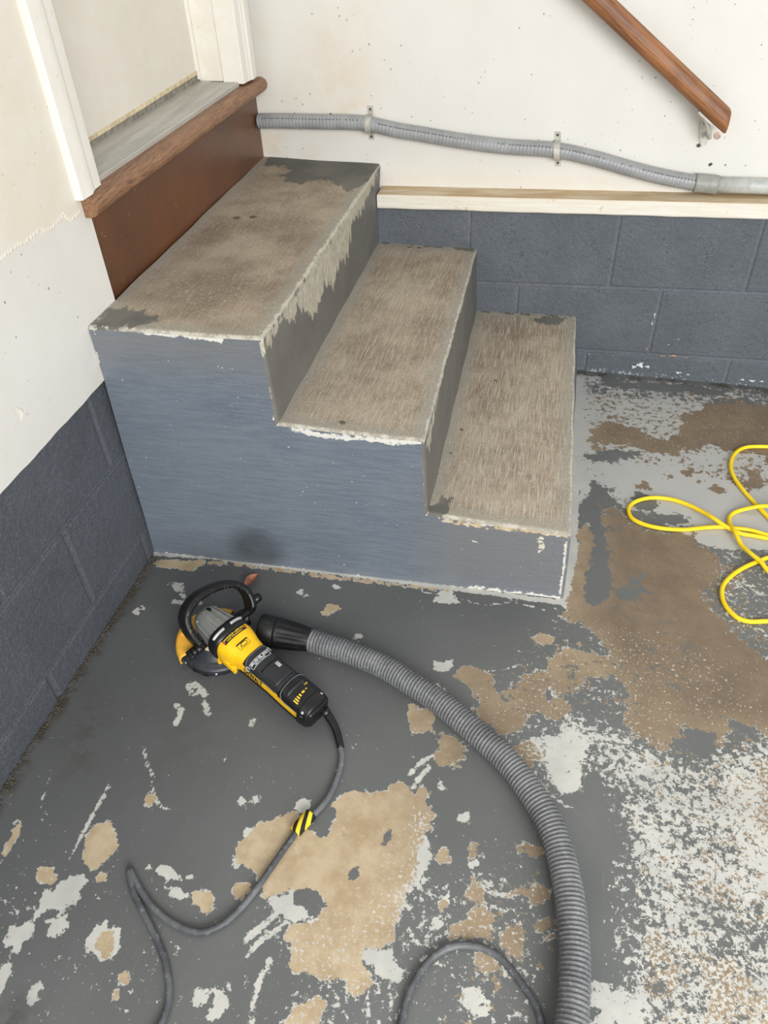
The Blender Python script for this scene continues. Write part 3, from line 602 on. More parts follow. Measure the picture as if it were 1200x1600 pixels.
# ------------------------------------------------------------------ concrete steps
Xn = [0, .34, .655, .98]; Zn = [0, .205, .42, .633]
def fy(x): return -1.028+(x+.0413)*.0145
def bq(s, h, d=0): p = bw(s, h, d); return (p.x, p.y, p.z)
PT = [[(-.041, 0), (-.035, .225), (-.030, .440), (-.024, .634)], [(.350, 0), (.350, .230), (.347, .4335), (.3416, .633)],
      [(.667, 0), (.6644, .2247), (.6563, .4224), (.650, .62)], [(.982, 0), (.9764, .2054), (.970, .41), (.965, .61)]]
PT = np.array([[(x, fy(x), z) for x, z in r] for r in PT])
QX = [[(-.041, 0), (-.041, .205), (-.041, .405), (-.041, .612)], [(.338, 0), (.335, .20), (.3317, .389), (.332, .605)],
      [(.655, 0), (.650, .1835), (.6415, .387), (.64, .60)], [(.9916, 0), (.9636, .191), (.96, .39), (.955, .60)]]
QT = np.array([[(x, .0572-.0388*(x+.0159)+(.06 if w == 3 else 0), z) for w, (x, z) in enumerate(r)] for r in QX])
def warp(X, Y, Z):
    X, Y, Z = map(np.asarray, (X, Y, Z)); t = np.clip(-Y, 0, 1)
    u = np.interp(X, Xn, [0, 1, 2, 3]); w_ = np.interp(Z, Zn, [0, 1, 2, 3])
    i = np.minimum(u.astype(int), 2); j = np.minimum(w_.astype(int), 2); a = (u-i)[:, None]; b = (w_-j)[:, None]
    f = lambda T: (1-a)*(1-b)*T[i, j]+a*(1-b)*T[i+1, j]+(1-a)*b*T[i, j+1]+a*b*T[i+1, j+1]
    return (1-t)[:, None]*f(QT)+t[:, None]*f(PT)
RR = .007
steps = empty('concrete_steps', (.47, -.5, 0))
tag(steps, 'concrete stoop of three steps with bare worn treads and blue-grey painted side', 'steps')
def att(o, root): o.parent = root; o.matrix_parent_inverse = Matrix.Translation(-Vector(root.location))
def segpts(p0, p1, n0, step=.011):
    L = math.dist(p0, p1); k = max(2, int(L/step)); return [(p0[0]+(p1[0]-p0[0])*i/k, p0[1]+(p1[1]-p0[1])*i/k, *n0) for i in range(k+1)]
ts = list(np.concatenate([np.arange(0, 1-RR, .011), [1-RR]])); thetas = np.radians([22, 45, 68, 90])
def sheet(prof):
    """profile (X,Z,nx,nz) swept back to front, curling over the front arris"""
    rows = []
    for t in ts: rows.append((0.0, -t))
    for th in thetas: rows.append((RR*(1-math.cos(th)), -(1-RR+RR*math.sin(th))))
    X = []; Y = []; Z = []
    for X_, Z_, nx, nz in prof:
        for off, y in rows: X.append(X_-nx*off); Y.append(y); Z.append(Z_-nz*off)
    V = warp(X, Y, Z); return V, grid_faces(len(prof), len(rows)), np.array(X), np.array(Y), np.array(Z)
def wob(V, amp):
    # slight unevenness of hand-finished concrete
    return V + amp*np.stack([np.sin(V[:, 1]*31+V[:, 2]*17)*.5, 0*V[:, 0], np.sin(V[:, 0]*23+V[:, 1]*13)*.5], 1)
def arc(cx, cz, a0, a1):
    return [(cx+RR*math.cos(a), cz+RR*math.sin(a), math.cos(a), math.sin(a)) for a in np.radians(np.linspace(a0, a1, 5))]
paintT = {0: [[(-.014,-1.014),(-.030,-.943),(.020,-.941),(.058,-.944),(.110,-.981),(.098,-1.000),(.034,-1.026),(-.004,-1.032)], [(-.006,.028),(-.020,.133),(.329,.118),(.356,-.011),(.330,-.055),(.316,-.114),(.300,-.161),(.234,-.084),(.189,-.060),(.150,-.123),(.110,-.117),(.068,-.045),(.093,.001),(.043,.033)]],
          1: [[(.550,.049),(.640,.042),(.639,.005),(.580,.007)]], 2: [[(.836,-.015),(.894,.027),(.935,-.007),(.907,-.049),(.858,-.045)], [(.664,-.991),(.686,-.963),(.706,-.947),(.706,-1.003),(.669,-1.021)]]}
spotT = {0: [(q, .012, .012) for q in [(.061,-.404),(.100,-.390),(-.051,-.781)]], 1: [(q, .009, .009) for q in [(.476,-.989),(.435,.018),(.465,.019)]], 2: [(q, .007, .007) for q in [(.680,-.780),(.694,-.671),(.754,-.407)]]}
for i in range(3):
    z = Zn[3-i]; x0 = Xn[i]; x1 = Xn[i+1]
    pr = segpts((x0, z), (x1-RR, z), (0, 1)) + arc(x1-RR, z-RR, 90, 45)[1:]
    if i == 0: pr = [(a, b, c, d) for a, b, c, d in pr]
    if i > 0: pr[0] = (x0, z, 1, 1)
    V, F, X, Y, Z = sheet(pr); V = wob(V, .0016)
    m_ = mesh(V, F); e = np.minimum(x1-RR*.6-X, Y+1-RR*.6); add_attr(m_, 'band', np.maximum(0, np.minimum(np.minimum(X-x0, -Y+.0), e)))
    add_attr(m_, 'edge', np.maximum(e, 0) if i else np.maximum(e, 0)); add_attr(m_, 'broom', np.full(len(V), [.25, .7, 1.0][i]))
    pf = field(V[:, :2], paintT[i]); 
    add_attr(m_, 'paint', np.maximum(pf, np.where(Y > -.02, .0, -.06) if i < 3 else pf)); add_attr(m_, 'spot', field(V[:, :2], blobs=spotT[i]))
    att(obj('tread', m_, M_tread), steps)
    zb = Zn[2-i]
    pr = arc(x1-RR, z-RR, 45, 0) + segpts((x1, z-RR), (x1, zb), (1, 0))[1:]
    if i < 2: pr[-1] = (x1, zb, 1, 1)
    V, F, X, Y, Z = sheet(pr); V = wob(V, .0016)
    m_ = mesh(V, F); yz = V[:, 1:]
    bareR = {0: [[(-1.019,.626),(.058,.616),(.054,.592),(-.159,.560),(-.293,.575),(-.336,.523),(-.446,.526),(-.498,.507),(-.611,.535),(-.694,.510),(-.784,.579),(-.865,.590),(-.919,.611),(-.979,.599),(-1.018,.600)]],
             1: [[(-1.002,.404),(-.101,.437),(-.104,.400),(-.243,.408),(-.541,.410),(-.674,.414),(-.774,.405),(-.867,.397),(-.970,.359)]], 2: []}[i]
    add_attr(m_, 'bare', field(yz, bareR, clip=.12)); add_attr(m_, 'edge', np.minimum(z-RR-Z+.004, Y+1-RR*.4+.009))
    add_attr(m_, 'cool', np.full(len(V), [0, 0, .8][i])*1.0 + (np.clip((Y+.1)/.1, 0, 1)*.5 if i == 0 else 0))
    att(obj('riser', m_, M_riser), steps)
# front (side) face, built cell by cell and joined
V = []; F = []; CX = []; CZ = []
xs_c = [(0, Xn[1]-RR), (Xn[1]-RR, Xn[2]-RR), (Xn[2]-RR, Xn[3]-RR)]; zs_c = [(0, Zn[1]-RR), (Zn[1]-RR, Zn[2]-RR), (Zn[2]-RR, Zn[3]-RR)]
for i, j in [(0, 0), (0, 1), (0, 2), (1, 0), (1, 1), (2, 0)]:
    (a, b), (c, d) = xs_c[i], zs_c[j]; nx_, nz_ = 32, 22; base = len(CX)
    for k in range(nx_+1):
        for l in range(nz_+1): CX.append(a+(b-a)*k/nx_); CZ.append(c+(d-c)*l/nz_)
    F += [tuple(base+q for q in f)[::1] for f in grid_faces(nx_+1, nz_+1)]
V = warp(CX, [-1.0]*len(CX), CZ); V = wob(V, .0016)
m_ = mesh(V, F)
bm = bmesh.new(); bm.from_mesh(m_); bmesh.ops.remove_doubles(bm, verts=bm.verts, dist=.0004); bmesh.ops.recalc_face_normals(bm, faces=bm.faces); bm.to_mesh(m_); bm.free()
V = np.array([v.co for v in m_.vertices]); XZ = V[:, [0, 2]]
chip_lines = [([(.082,.631),(.115,.629),(.176,.630),(.256,.629)], .006), ([(.183,.629),(.236,.629),(.255,.625)], .007), ([(.374,.425),(.435,.413),(.518,.415),(.586,.412),(.652,.419)], .006),
  ([(.694,.210),(.751,.204),(.835,.204),(.918,.203),(.977,.200)], .006), ([(.970,.176),(.977,.097),(.978,.008)], .006), ([(.913,.187),(.918,.145)], .005),
  ([(-.038,.001),(.264,-.003),(.556,-.003),(.804,.000),(.982,.000)], .001), ([(.773,.004),(.982,.000)], .006), ([(-.019,.627),(-.032,.515),(-.030,.499)], .0005), ([(.346,.617),(.346,.574),(.342,.500),(.342,.444)], .002),
  ([(.658,.411),(.660,.301),(.663,.232)], .002), ([(.236,.559),(.247,.556)], .002), ([(.769,.162),(.770,.154)], .004)]
add_attr(m_, 'chip', field(XZ, lines=chip_lines))
add_attr(m_, 'ochre', soft(XZ, [[(.70, .16), (1, .16), (1, .24), (.70, .24)]], .02)*.9)
add_attr(m_, 'neutral', np.maximum(soft(XZ, [[(.68, .0), (1, .0), (1, .3), (.66, .3)]], .08), soft(XZ, [[(-.05, .55), (.35, .55), (.35, .66), (-.05, .66)]], .05)*.8))
add_attr(m_, 'smudge', np.clip(field(XZ, blobs=[(q, .085, .085) for q in [(.242,.051)]], clip=.06)*14, 0, .62))
att(obj('side_face', m_, M_side), steps)
# left end cap filler under the treads (back side, hidden) keeps the stoop solid
bm = slab([(.0, 0), (.96, 0), (.96, .17), (.0, .17)], .01, 1.0, bw, 0)
o = obj('core', bm, M_side, None, False); add_const(o.data, chip=-.06, ochre=0, neutral=0, smudge=0); att(o, steps)

# crumbly ridge of dirt along the foot of the left block wall
V = []; F = []; rnd = np.random.RandomState(8)
for k in range(1500):
    s = rnd.uniform(0.01, 1.6); d = abs(rnd.normal(.006, .007)); r = rnd.uniform(.0009, .0032)
    c = lw(s, r*.4, max(.003, d)); b0 = len(V)
    for a in ((1, 0, 0), (-1, 0, 0), (0, 1, 0), (0, -1, 0), (0, 0, 1), (0, 0, -.6)): V.append(tuple(c[q]+a[q]*r*rnd.uniform(.6, 1.2) for q in range(3)))
    F += [tuple(b0+q for q in t) for t in ((0, 2, 4), (2, 1, 4), (1, 3, 4), (3, 0, 4), (2, 0, 5), (1, 2, 5), (3, 1, 5), (0, 3, 5))]
M_dirt = plain('crumbly_dirt', srgb(80, 72, 60), .95, var=.35)
tag(obj('dirt_crumbs', mesh(V, F), M_dirt, smooth=False), 'crumbly brown grit along the foot of the left block wall', 'debris', kind='stuff')

# ------------------------------------------------------------------ door, casings, sill
# door slab
us = np.linspace(-.86, .02, 30); vs = np.linspace(.872, 2.5, 40)
bm = box((-.19, -.86, .874), (-.150, .02, 2.5), bev=.003)
door = obj('door_1', bm, M_door, None, False); add_const(door.data, stain=.25, mark=-.06); tag(door, kind='structure')
M_sweep = plain('yellowed_sweep', srgb(206, 192, 158), .7, var=.2); M_darkgap = plain('grimy_rubber', srgb(134, 128, 118), .8, var=.3)
obj('door_sweep', box((-.1535, -.85, .870), (-.147, .0, .879), bev=.001), M_sweep, door, False)
obj('door_seal', box((-.158, -.85, .853), (-.149, .01, .869), bev=.001), M_darkgap, door, False)
# casings (moulded), run up out of frame
def casing(name, y0, y1, z0, flip):
    w_ = abs(y1-y0)
    prof = [(0, -.05), (0, .012), (.003, .016), (.030, .018), (.040, .018), (.046, .0135), (.053, .013), (.060, .010), (.078, .009), (w_-.003, .008), (w_, .005), (w_, -.05)]
    V = []
    for z in (z0, 2.5):
        for a, d in prof: V.append((-.026+d, y0+(a if not flip else -a), z))
    F = grid_faces(2, len(prof)) + [tuple(range(len(prof)))]
    o = obj(name, mesh(V, F), M_trim, None, False); add_const(o.data, stain=.2, mark=-.06); tag(o, kind='structure'); return o
casing('trim_2', -.945, -.853, .853, False)
casing('trim_3', .070, -.022, .846, True)
# right jamb and stop, head side of the opening
o = obj('trim_4', box((-.20, -.018, .852), (-.026, .07, 2.5)), M_trim, None, False); add_const(o.data, stain=.35, mark=-.06); tag(o, kind='structure')
o = obj('door_stop', box((-.155, -.030, .858), (-.142, -.016, 2.5), bev=.001), M_trim, o, False); add_const(o.data, stain=.3, mark=-.06)
o = obj('trim_5', box((-.20, -.94, .852), (-.030, -.853, 2.5)), M_trim, None, False); add_const(o.data, stain=.35, mark=-.06); tag(o, kind='structure')

sill = empty('door_sill', (-.04, -.40, .62)); tag(sill, 'brown stained wooden door sill with rounded oak nosing and ribbed aluminium threshold', 'door sill')
M_kick = NT('brown_stained_board'); n = M_kick
gk = n.noise(1, 7, .7, n.coord((40, 6, 60))); ck = n.mix(n.ss(n.noise(4, 5, .6), .3, .7), srgb(96, 64, 45), srgb(84, 57, 43))
ck = n.mix(n.ss(n.noise(3.5, 5, .6, off=4), .35, .7, 0, .7), ck, srgb(112, 70, 44)); ck = n.mix(n.ss(n.noise(130, 6, .7), .56, .72, 0, .45), ck, srgb(160, 104, 62))
ck = n.mix(n.ss(n.noise(70, 3, .5, off=9), .73, .75, 0, .8), ck, srgb(205, 190, 165))
M_kick = n.fin(ck, .38, n.bump(gk, .15, .001), spec=.5)
att(obj('riser_board', box((-.06, -.893, .606), (-.040, .116, .815), bev=.0015), M_kick, None, False), sill)
M_oak = mat_wood('worn_oak', srgb(158, 120, 88), srgb(132, 94, 68), srgb(90, 60, 42), (220, 9, 220), .5, .95)
# nosing: rounded board
prof = [(-.20, .852), (-.020, .853), (-.008, .852), (.002, .846), (.006, .836), (.004, .825), (-.004, .817), (-.014, .815), (-.20, .815)]
V = []
ysn = np.linspace(-.928, .100, 24)
for y in ysn:
    z_ = -.014*(y+.92)/1.02
    for x, z in prof: V.append((x, y, z+z_-.001))
F = grid_faces(len(ysn), len(prof), True); F.append(tuple(range(len(prof)))); F.append(tuple(range((len(ysn)-1)*len(prof), len(ysn)*len(prof)))[::-1])
bm = bmesh.new(); bm.from_mesh(mesh(V, F)); bmesh.ops.recalc_face_normals(bm, faces=bm.faces)
nos = obj('nosing', bm, M_oak, None, True); att(nos, sill)
try: nos.data.set_sharp_from_angle(angle=math.radians(50))
except Exception: pass
M_alu = NT('scuffed_aluminium'); n = M_alu
ca = n.mix(n.ss(n.noise(1, 4, .6, n.coord((40, 4, 40))), .3, .7), srgb(178, 175, 168), srgb(198, 195, 188)); ca = n.mix(n.ss(n.noise(60, 6, .7), .6, .74, 0, .5), ca, srgb(128, 120, 108))
M_alu = n.fin(ca, .5, n.bump(n.noise(90, 4), .2, .0008), metal=.25)
# threshold with lengthwise ribs, standing proud at the front lip
V = []; xs = [-.034, -.034, -.036]; zs = [.845, .8585, .860]
x = -.040
while x > -.112:
    xs += [x, x-.0014, x-.0040, x-.0054]; zs += [.8600, .8574, .8574, .8600]; x -= .0095
xs += [-.125, -.150, -.16]; zs += [.861, .862, .862]
ysn = np.linspace(-.852, -.019, 10)
for y in ysn:
    z_ = -.010*(y+.9)
    for a, b in zip(xs, zs): V.append((a, y, b+z_))
att(obj('threshold', mesh(V, grid_faces(len(ysn), len(xs))), M_alu, None, False), sill)

# ------------------------------------------------------------------ conduit on the back wall
M_cond = NT('grey_pvc_conduit'); n = M_cond
cc = n.mix(n.ss(n.noise(20, 5, .6), .3, .7), srgb(142, 144, 146), srgb(158, 160, 160)); cc = n.mix(n.ss(n.noise(60, 6, .7, off=4), .62, .72, 0, .6), cc, srgb(112, 106, 92))
M_cond = n.fin(cc, .4, n.bump(n.noise(90, 3), .1, .0008), spec=.5)
M_cond2 = plain('pale_grey_pvc', srgb(182, 184, 180), .45); M_coup = plain('grey_pvc_coupling', srgb(150, 150, 144), .45)
M_print = plain('black_print', srgb(58, 58, 60), .6)
M_zinc = plain('zinc_plated_steel', srgb(188, 186, 176), .45, .2, .15); M_screw = plain('dark_screw', srgb(88, 80, 72), .5, .6)
pth = [(-.019,.720),(.053,.722),(.173,.723),(.261,.724),(.323,.721),(.405,.707),(.480,.698),(.593,.684),(.722,.673),(.865,.668),(.973,.650),(1.081,.625),(1.169,.608),(1.256,.596)]
pipe = empty('conduit_run', tuple(bw(.8, .6, -.06))); tag(pipe, 'grey ribbed flexible conduit sagging across white wall into straight pipe', 'conduit')
def crad(s): return .0205+.00042*math.cos(2*math.pi*s/.0105)
R_C = .0205
PC = [tuple(bw(s, h, -.0385)) for s, h in pth]
att(obj('flexible_tube', sweep(PC, crad, .0021, 28), M_cond), pipe)
cpl = [(1.249,.598),(1.308,.595)]; a = Vector(bw(*cpl[0], -.037)); b = Vector(bw(*cpl[1], -.037))
att(obj('coupling', sweep([a, (a+b)/2, b], lambda s: .0245, .004, 32), M_coup), pipe)
a2 = bw(cpl[1][0]-.01, cpl[1][1]-.0005, -.0385); b2 = bw(3.4, .62, -.0385)
att(obj('rigid_pipe', sweep([a2, (Vector(a2)+b2)/2, b2], .0205, .1, 28), M_cond2), pipe)
# printed marking along the tube: a dashed line of small characters
C_, s_ = catmull(PC, .003); T_, N_, B_ = frames(C_)
V = []; F = []; rnd = np.random.RandomState(2); i = 6
while i < len(C_)-3:
    if (i//42) % 3 != 2 or rnd.rand() < .3:
        for k in (0, 1):
            for ang in (30, 37):
                a = math.radians(ang); V.append(tuple(C_[i+k]-B_[i+k]*0+(R_C+.0013)*(-np.array(NB)*-1*math.cos(a)+N_[i+k]*math.sin(a))))
        b0 = len(V)-4; F.append((b0, b0+1, b0+3, b0+2))
    i += 1+rnd.randint(1, 3)
po = obj('print', mesh(V, F), M_print, None, False); att(po, pipe); tag(po, kind='stuff')
# straps
def strap(s, h, tilt=0):
    e = empty('conduit_strap', tuple(bw(s, h, -.06)))
    V = []; prof = []
    for k in range(13):
        a = math.pi*k/12; prof.append((.0238*math.cos(a), .0215+.0238*math.sin(a)*1.0))
    prof = [(.046, .0012), (.0242, .0012)] + prof + [(-.0242, .0012), (-.046, .0012)]
    for z, d in prof:
        for wx in (-.0085, .0085): V.append(bw(s+wx+tilt*z, h+z, -.06+d))
    bm = bmesh.new(); bm.from_mesh(mesh(V, grid_faces(len(prof), 2)))
    r_ = bmesh.ops.solidify(bm, geom=bm.faces, thickness=.0016)
    att(obj('band', bm, M_zinc, None, False), e)
    for z in (.037, -.037):
        M = Matrix.Translation(bw(s+tilt*z, h+z, -.06+.001)) @ Vector(NB).to_track_quat('Z', 'Y').to_matrix().to_4x4()
        att(obj('screw', lathe([(0, .003), (.0022, .0028), (.0034, .0015), (.0034, 0)], 16, M), M_screw), e)
    return e
p1, p2 = [(.323,.719),(.867,.666)]
tag(strap(*p1, .0), 'two-hole metal strap, left one near the top step, holding grey conduit', 'pipe strap', 'straps holding the conduit')
tag(strap(*p2, -.12), 'two-hole metal strap below the handrail middle, holding grey conduit', 'pipe strap', 'straps holding the conduit')

# ------------------------------------------------------------------ handrail
M_rail = mat_wood('stained_handrail_wood', srgb(142, 84, 48), srgb(112, 62, 34), srgb(76, 42, 24), (1, 1, 1), .38, .7)
rail = empty('handrail', tuple(bw(1.28, .78, -.06))); tag(rail, 'brown stained round wooden handrail sloping down to a wall bracket', 'handrail')
ang = math.atan2(.285, -.388)
pe = bw(1.302, .757, .015); L = 1.25; dr = (TB*math.cos(ang)+Vector((0, 0, 1))*math.sin(ang))
nr = Vector((0, 0, 1))-dr*dr.z; nr.normalize(); br = dr.cross(nr)
V = []; nseg = 28; ks = [.014, .0185, .026] + list(np.linspace(.055, L, 26)); 
for i, k in enumerate(ks):
    rr = .0256*(.86 if i == 0 else .97 if i == 1 else 1)
    for j in range(nseg):
        a = 2*math.pi*j/nseg; cz = math.cos(a); cy = math.sin(a)
        rz = rr*(1.0 if cz > -.55 else .93)
        p = nr*cz*rz+br*cy*rr*.92
        # the free end is cut slightly off square
        V.append(Vector((0, 0, 0))+Vector((k+(p.dot(nr)*.66 if i < 3 else 0), cy*rr*.92, cz*rz)))
F = grid_faces(len(ks), nseg, True); F.append(tuple(range(nseg))); F.append(tuple(range((len(ks)-1)*nseg, len(ks)*nseg))[::-1])
n = NT('stained_handrail_wood_grain'); g1 = n.noise(1, 5, .6, n.coord((3, 60, 60)), dist=.3); g2 = n.noise(1, 4, .6, n.coord((7, 210, 210)), off=4)
cr = n.mix(n.ss(g1, .36, .62), srgb(156, 106, 68), srgb(122, 80, 50)); cr = n.mix(n.ss(g2, .48, .6, 0, .8), cr, srgb(82, 52, 34)); cr = n.mix(n.ss(n.noise(6, 4), .4, .7, 0, .4), cr, srgb(174, 118, 74))
M_rail = n.fin(cr, .5, n.bump(g2, .25, .0008), spec=.5)
ro = obj('rail', mesh(V, F), M_rail); ro.matrix_world = Matrix.Translation(pe) @ Matrix((dr, br, nr)).transposed().to_4x4()
ro.parent = rail; ro.matrix_parent_inverse = Matrix.Translation(-Vector(rail.location))
# bracket
M_brk = plain('painted_steel_bracket', srgb(206, 203, 192), .35, .2, .15)
bp = [(1.229,.747),(1.246,.751),(1.263,.745),(1.265,.724),(1.258,.690),(1.246,.685),(1.236,.707)]
bm = bmesh.new(); f0 = [bm.verts.new(bw(s, h, -.0595)) for s, h in bp]; f1 = [bm.verts.new(bw(s, h, -.0555)) for s, h in bp]
bm.faces.new(f0); bm.faces.new(f1[::-1])
for i in range(len(bp)): bm.faces.new((f0[i], f1[i], f1[(i+1) % len(bp)], f0[(i+1) % len(bp)]))
bmesh.ops.recalc_face_normals(bm, faces=bm.faces); bmesh.ops.bevel(bm, geom=list(bm.edges), offset=.0012, segments=2, affect='EDGES')
brk = obj('bracket', bm, M_brk, None, False); att(brk, rail)
s1, h1 = bp[1]
rb = pe + dr*.062 - nr*.026
A0 = bw(s1+.01, h1-.025, -.056)
att(obj('bracket_arm', sweep([A0, A0+NB*.02+Vector((0, 0, -.006)), (A0+NB*.05+Vector((0, 0, .0))), rb+Vector((0, 0, -.004)), rb+dr*.012], lambda s: .0062, .004, 14, up=(1, .1, 0)), M_zinc), rail)
att(obj('saddle', box((-.03, -.009, -.003), (.03, .009, .003), Matrix.Translation(rb) @ Matrix((dr, br, nr)).transposed().to_4x4(), .001), M_zinc, None, False), rail)
for s, h in ((s1-.002, h1-.006), (s1-.006, h1-.062)):
    M = Matrix.Translation(bw(s, h, -.0555)) @ Vector(NB).to_track_quat('Z', 'Y').to_matrix().to_4x4()
    att(obj('screw', lathe([(0, .003), (.003, .0028), (.0045, .0012), (.0045, 0)], 14, M), M_screw), rail)
sx, sh = [(1.282,.714)][0]
M = Matrix.Translation(bw(sx, sh, -.0602)) @ Vector(NB).to_track_quat('Z', 'Y').to_matrix().to_4x4()
pl_ = obj('wall_plug', lathe([(0, .0008), (.0025, .001), (.004, .0028), (.0085, .0022), (.010, 0)], 20, M), plain('rusty_plug', srgb(196, 172, 158), .6, var=.3))
tag(pl_, 'small round filled screw hole beside the handrail bracket', 'wall plug')

# ------------------------------------------------------------------ vacuum hose
M_hose = NT('dusty_grey_hose'); n = M_hose
ch = n.mix(n.ss(n.noise(30, 6, .65), .3, .7), srgb(90, 91, 94), srgb(112, 113, 115)); ch = n.mix(n.ss(n.noise(160, 5, .7, off=3), .5, .7, 0, .6), ch, srgb(150, 151, 152)); ch = n.mix(n.ss(n.noise(7, 3, .6, off=9), .45, .7, 0, .35), ch, srgb(140, 141, 141))
M_hose = n.fin(ch, .55, n.bump(n.noise(200, 3), .15, .0006), spec=.4)
M_cuff = NT('black_rubber_cuff'); n = M_cuff
cf = n.mix(n.ss(n.noise(40, 6, .7), .52, .75), srgb(14, 14, 15), srgb(46, 46, 48)); M_cuff = n.fin(cf, .5, n.bump(n.noise(150, 3), .1, .0006))
hose_pts = [(.431,-1.255,.028),(.480,-1.264,.028),(.541,-1.276,.028),(.616,-1.299,.028),(.677,-1.328,.028),(.736,-1.359,.028),(.793,-1.397,.028),(.848,-1.437,.028),(.895,-1.475,.028),(.933,-1.518,.028),(.965,-1.563,.028),(.987,-1.606,.028),(1.001,-1.649,.028),(1.013,-1.700,.028),(1.020,-1.749,.028),(1.024,-1.796,.028),(1.024,-1.841,.028),(1.022,-1.884,.028),(1.017,-1.933,.028),(1.010,-1.994,.028)]
hose = empty('vacuum_hose', (.99, -1.69, 0)); tag(hose, 'ribbed grey vacuum hose curving across floor from black cuff', 'hose')
PITCH = .0074
def hrad(s):
    c = math.cos(2*math.pi*s/PITCH); return .0240+.0015*(abs(c)**.6)*(1 if c > 0 else -.6)
att(obj('corrugated_tube', sweep(hose_pts, hrad, PITCH/8, 30), M_hose), hose)
# cuff: flared ring, waist with finger ribs
A = Vector(hose_pts[0]); cd = (Vector([(.345,-1.253,.034)][0])-A); cd.z = 0; cd.normalize()
prof = [(-.012, .0245), (-.004, .027), (.02, .0285), (.035, .0300), (.055, .0335), (.062, .0355), (.064, .036), (.066, .0335), (.069, .0335), (.071, .0350), (.100, .0355), (.103, .034), (.103, .029), (.07, .028)]
V = []; ns = 60; cu = Vector((0, 0, 1)); cs = cd.cross(cu)
for x, r in prof:
    for j in range(ns):
        a = 2*math.pi*j/ns; rr = r
        if .0 < x < .058: rr += .0026*max(-.3, math.sin(14*a))*math.sin(math.pi*min(1, x/.058))**.5
        V.append(A+Vector((0, 0, max(0, (x/.1))*.008))+cd*x+cs*math.cos(a)*rr+cu*math.sin(a)*rr)
att(obj('cuff', mesh(V, grid_faces(len(prof), ns, True)), M_cuff), hose)

# ------------------------------------------------------------------ yellow extension cord
M_yel = NT('yellow_cord_jacket'); n = M_yel
cy_ = n.mix(n.ss(n.noise(30, 4), .3, .7), srgb(246, 208, 20), srgb(252, 220, 44)); cy_ = n.mix(n.ss(n.noise(120, 5, .7, off=2), .64, .72, 0, .5), cy_, srgb(190, 150, 30))
M_yel = n.fin(cy_, .42, spec=.4)
yc = [(1.727,-.432,.000,.000),(1.646,-.350,.000,.000),(1.564,-.333,.000,.000),(1.495,-.338,.000,.000),(1.459,-.352,.000,.000),(1.431,-.387,.000,.000),(1.416,-.440,.000,.000),(1.419,-.491,.000,.000),(1.435,-.543,.000,.000),(1.455,-.588,.000,.000),(1.474,-.628,.000,.000),(1.502,-.678,.000,.000),(1.561,-.727,.000,.000),(1.660,-.738,.000,.000),(1.715,-.746,.000,.000),(1.666,-.777,.000,.000),(1.572,-.743,.000,.000),(1.501,-.733,.000,.000),(1.443,-.724,.000,.000),(1.407,-.720,.000,.000),(1.375,-.709,.000,.006),(1.343,-.685,.000,.011),(1.324,-.661,.000,.006),(1.291,-.630,.000,.000),(1.251,-.614,.000,.000),(1.202,-.614,.000,.000),(1.160,-.634,.000,.000),(1.138,-.666,.000,.000),(1.143,-.703,.000,.000),(1.171,-.724,.000,.000),(1.215,-.733,.000,.000),(1.271,-.729,.000,.000),(1.322,-.713,.000,.000),(1.360,-.704,.000,.000),(1.394,-.703,.000,.000),(1.433,-.704,.000,.000),(1.482,-.719,.000,.000),(1.545,-.734,.000,.000),(1.636,-.714,.000,.011),(1.698,-.633,.000,.011),(1.647,-.592,.000,.011),(1.553,-.600,.000,.011),(1.489,-.613,.000,.011),(1.457,-.621,.000,.011),(1.411,-.634,.000,.000),(1.390,-.657,.000,.000),(1.383,-.691,.000,.004),(1.389,-.728,.000,.012),(1.401,-.768,.000,.006),(1.417,-.802,.000,.011),(1.437,-.829,.000,.011),(1.460,-.860,.000,.003),(1.527,-.916,.000,.000),(1.585,-.964,.000,.000),(1.550,-1.008,.000,.000),(1.484,-1.006,.000,.000),(1.431,-1.007,.000,.000),(1.392,-1.015,-.000,.000),(1.366,-1.009,-.000,.000),(1.347,-.985,.000,.000),(1.339,-.955,-.000,.000),(1.343,-.917,.000,.000),(1.364,-.880,.000,.000),(1.397,-.845,.000,.000),(1.433,-.817,.000,.000),(1.470,-.793,.000,.000),(1.553,-.769,.000,.011),(1.651,-.779,.000,.011),(1.742,-.806,.000,.011)]
yc = [(p[0], p[1], .0055+p[3]) for p in yc]
tag(obj('extension_cord', sweep(yc, .0054, .005, 12), M_yel), 'bright yellow extension cord looped loosely on the peeling floor', 'cord')

# ------------------------------------------------------------------ grinder
gr = empty('angle_grinder'); tag(gr, 'yellow and black concrete grinder with loop handle and dust shroud', 'power tool')
th, tl, ro_ = math.radians(-28.1), math.radians(8.6), -.0156
Xg = Vector((math.cos(th)*math.cos(tl), math.sin(th)*math.cos(tl), -math.sin(tl))); Yg0 = Vector((-math.sin(th), math.cos(th), 0)); Zg0 = Xg.cross(Yg0)
Yg = Yg0*math.cos(ro_)+Zg0*math.sin(ro_); Zg = -Yg0*math.sin(ro_)+Zg0*math.cos(ro_)
gr.matrix_world = Matrix.Translation((.2352, -1.2965, .0125)) @ Matrix((Xg, Yg, Zg)).transposed().to_4x4()
M_yb = plain('yellow_tool_plastic', srgb(250, 196, 22), .38, var=.05); M_ybs = plain('pale_yellow_shroud', srgb(240, 180, 62), .5, var=.08)
M_bk = plain('black_tool_plastic', srgb(20, 20, 21), .38, var=.2, bump=.1, bscale=500); M_rub = plain('charcoal_rubber_grip', srgb(38, 39, 42), .5, var=.15, bump=.1, bscale=600)
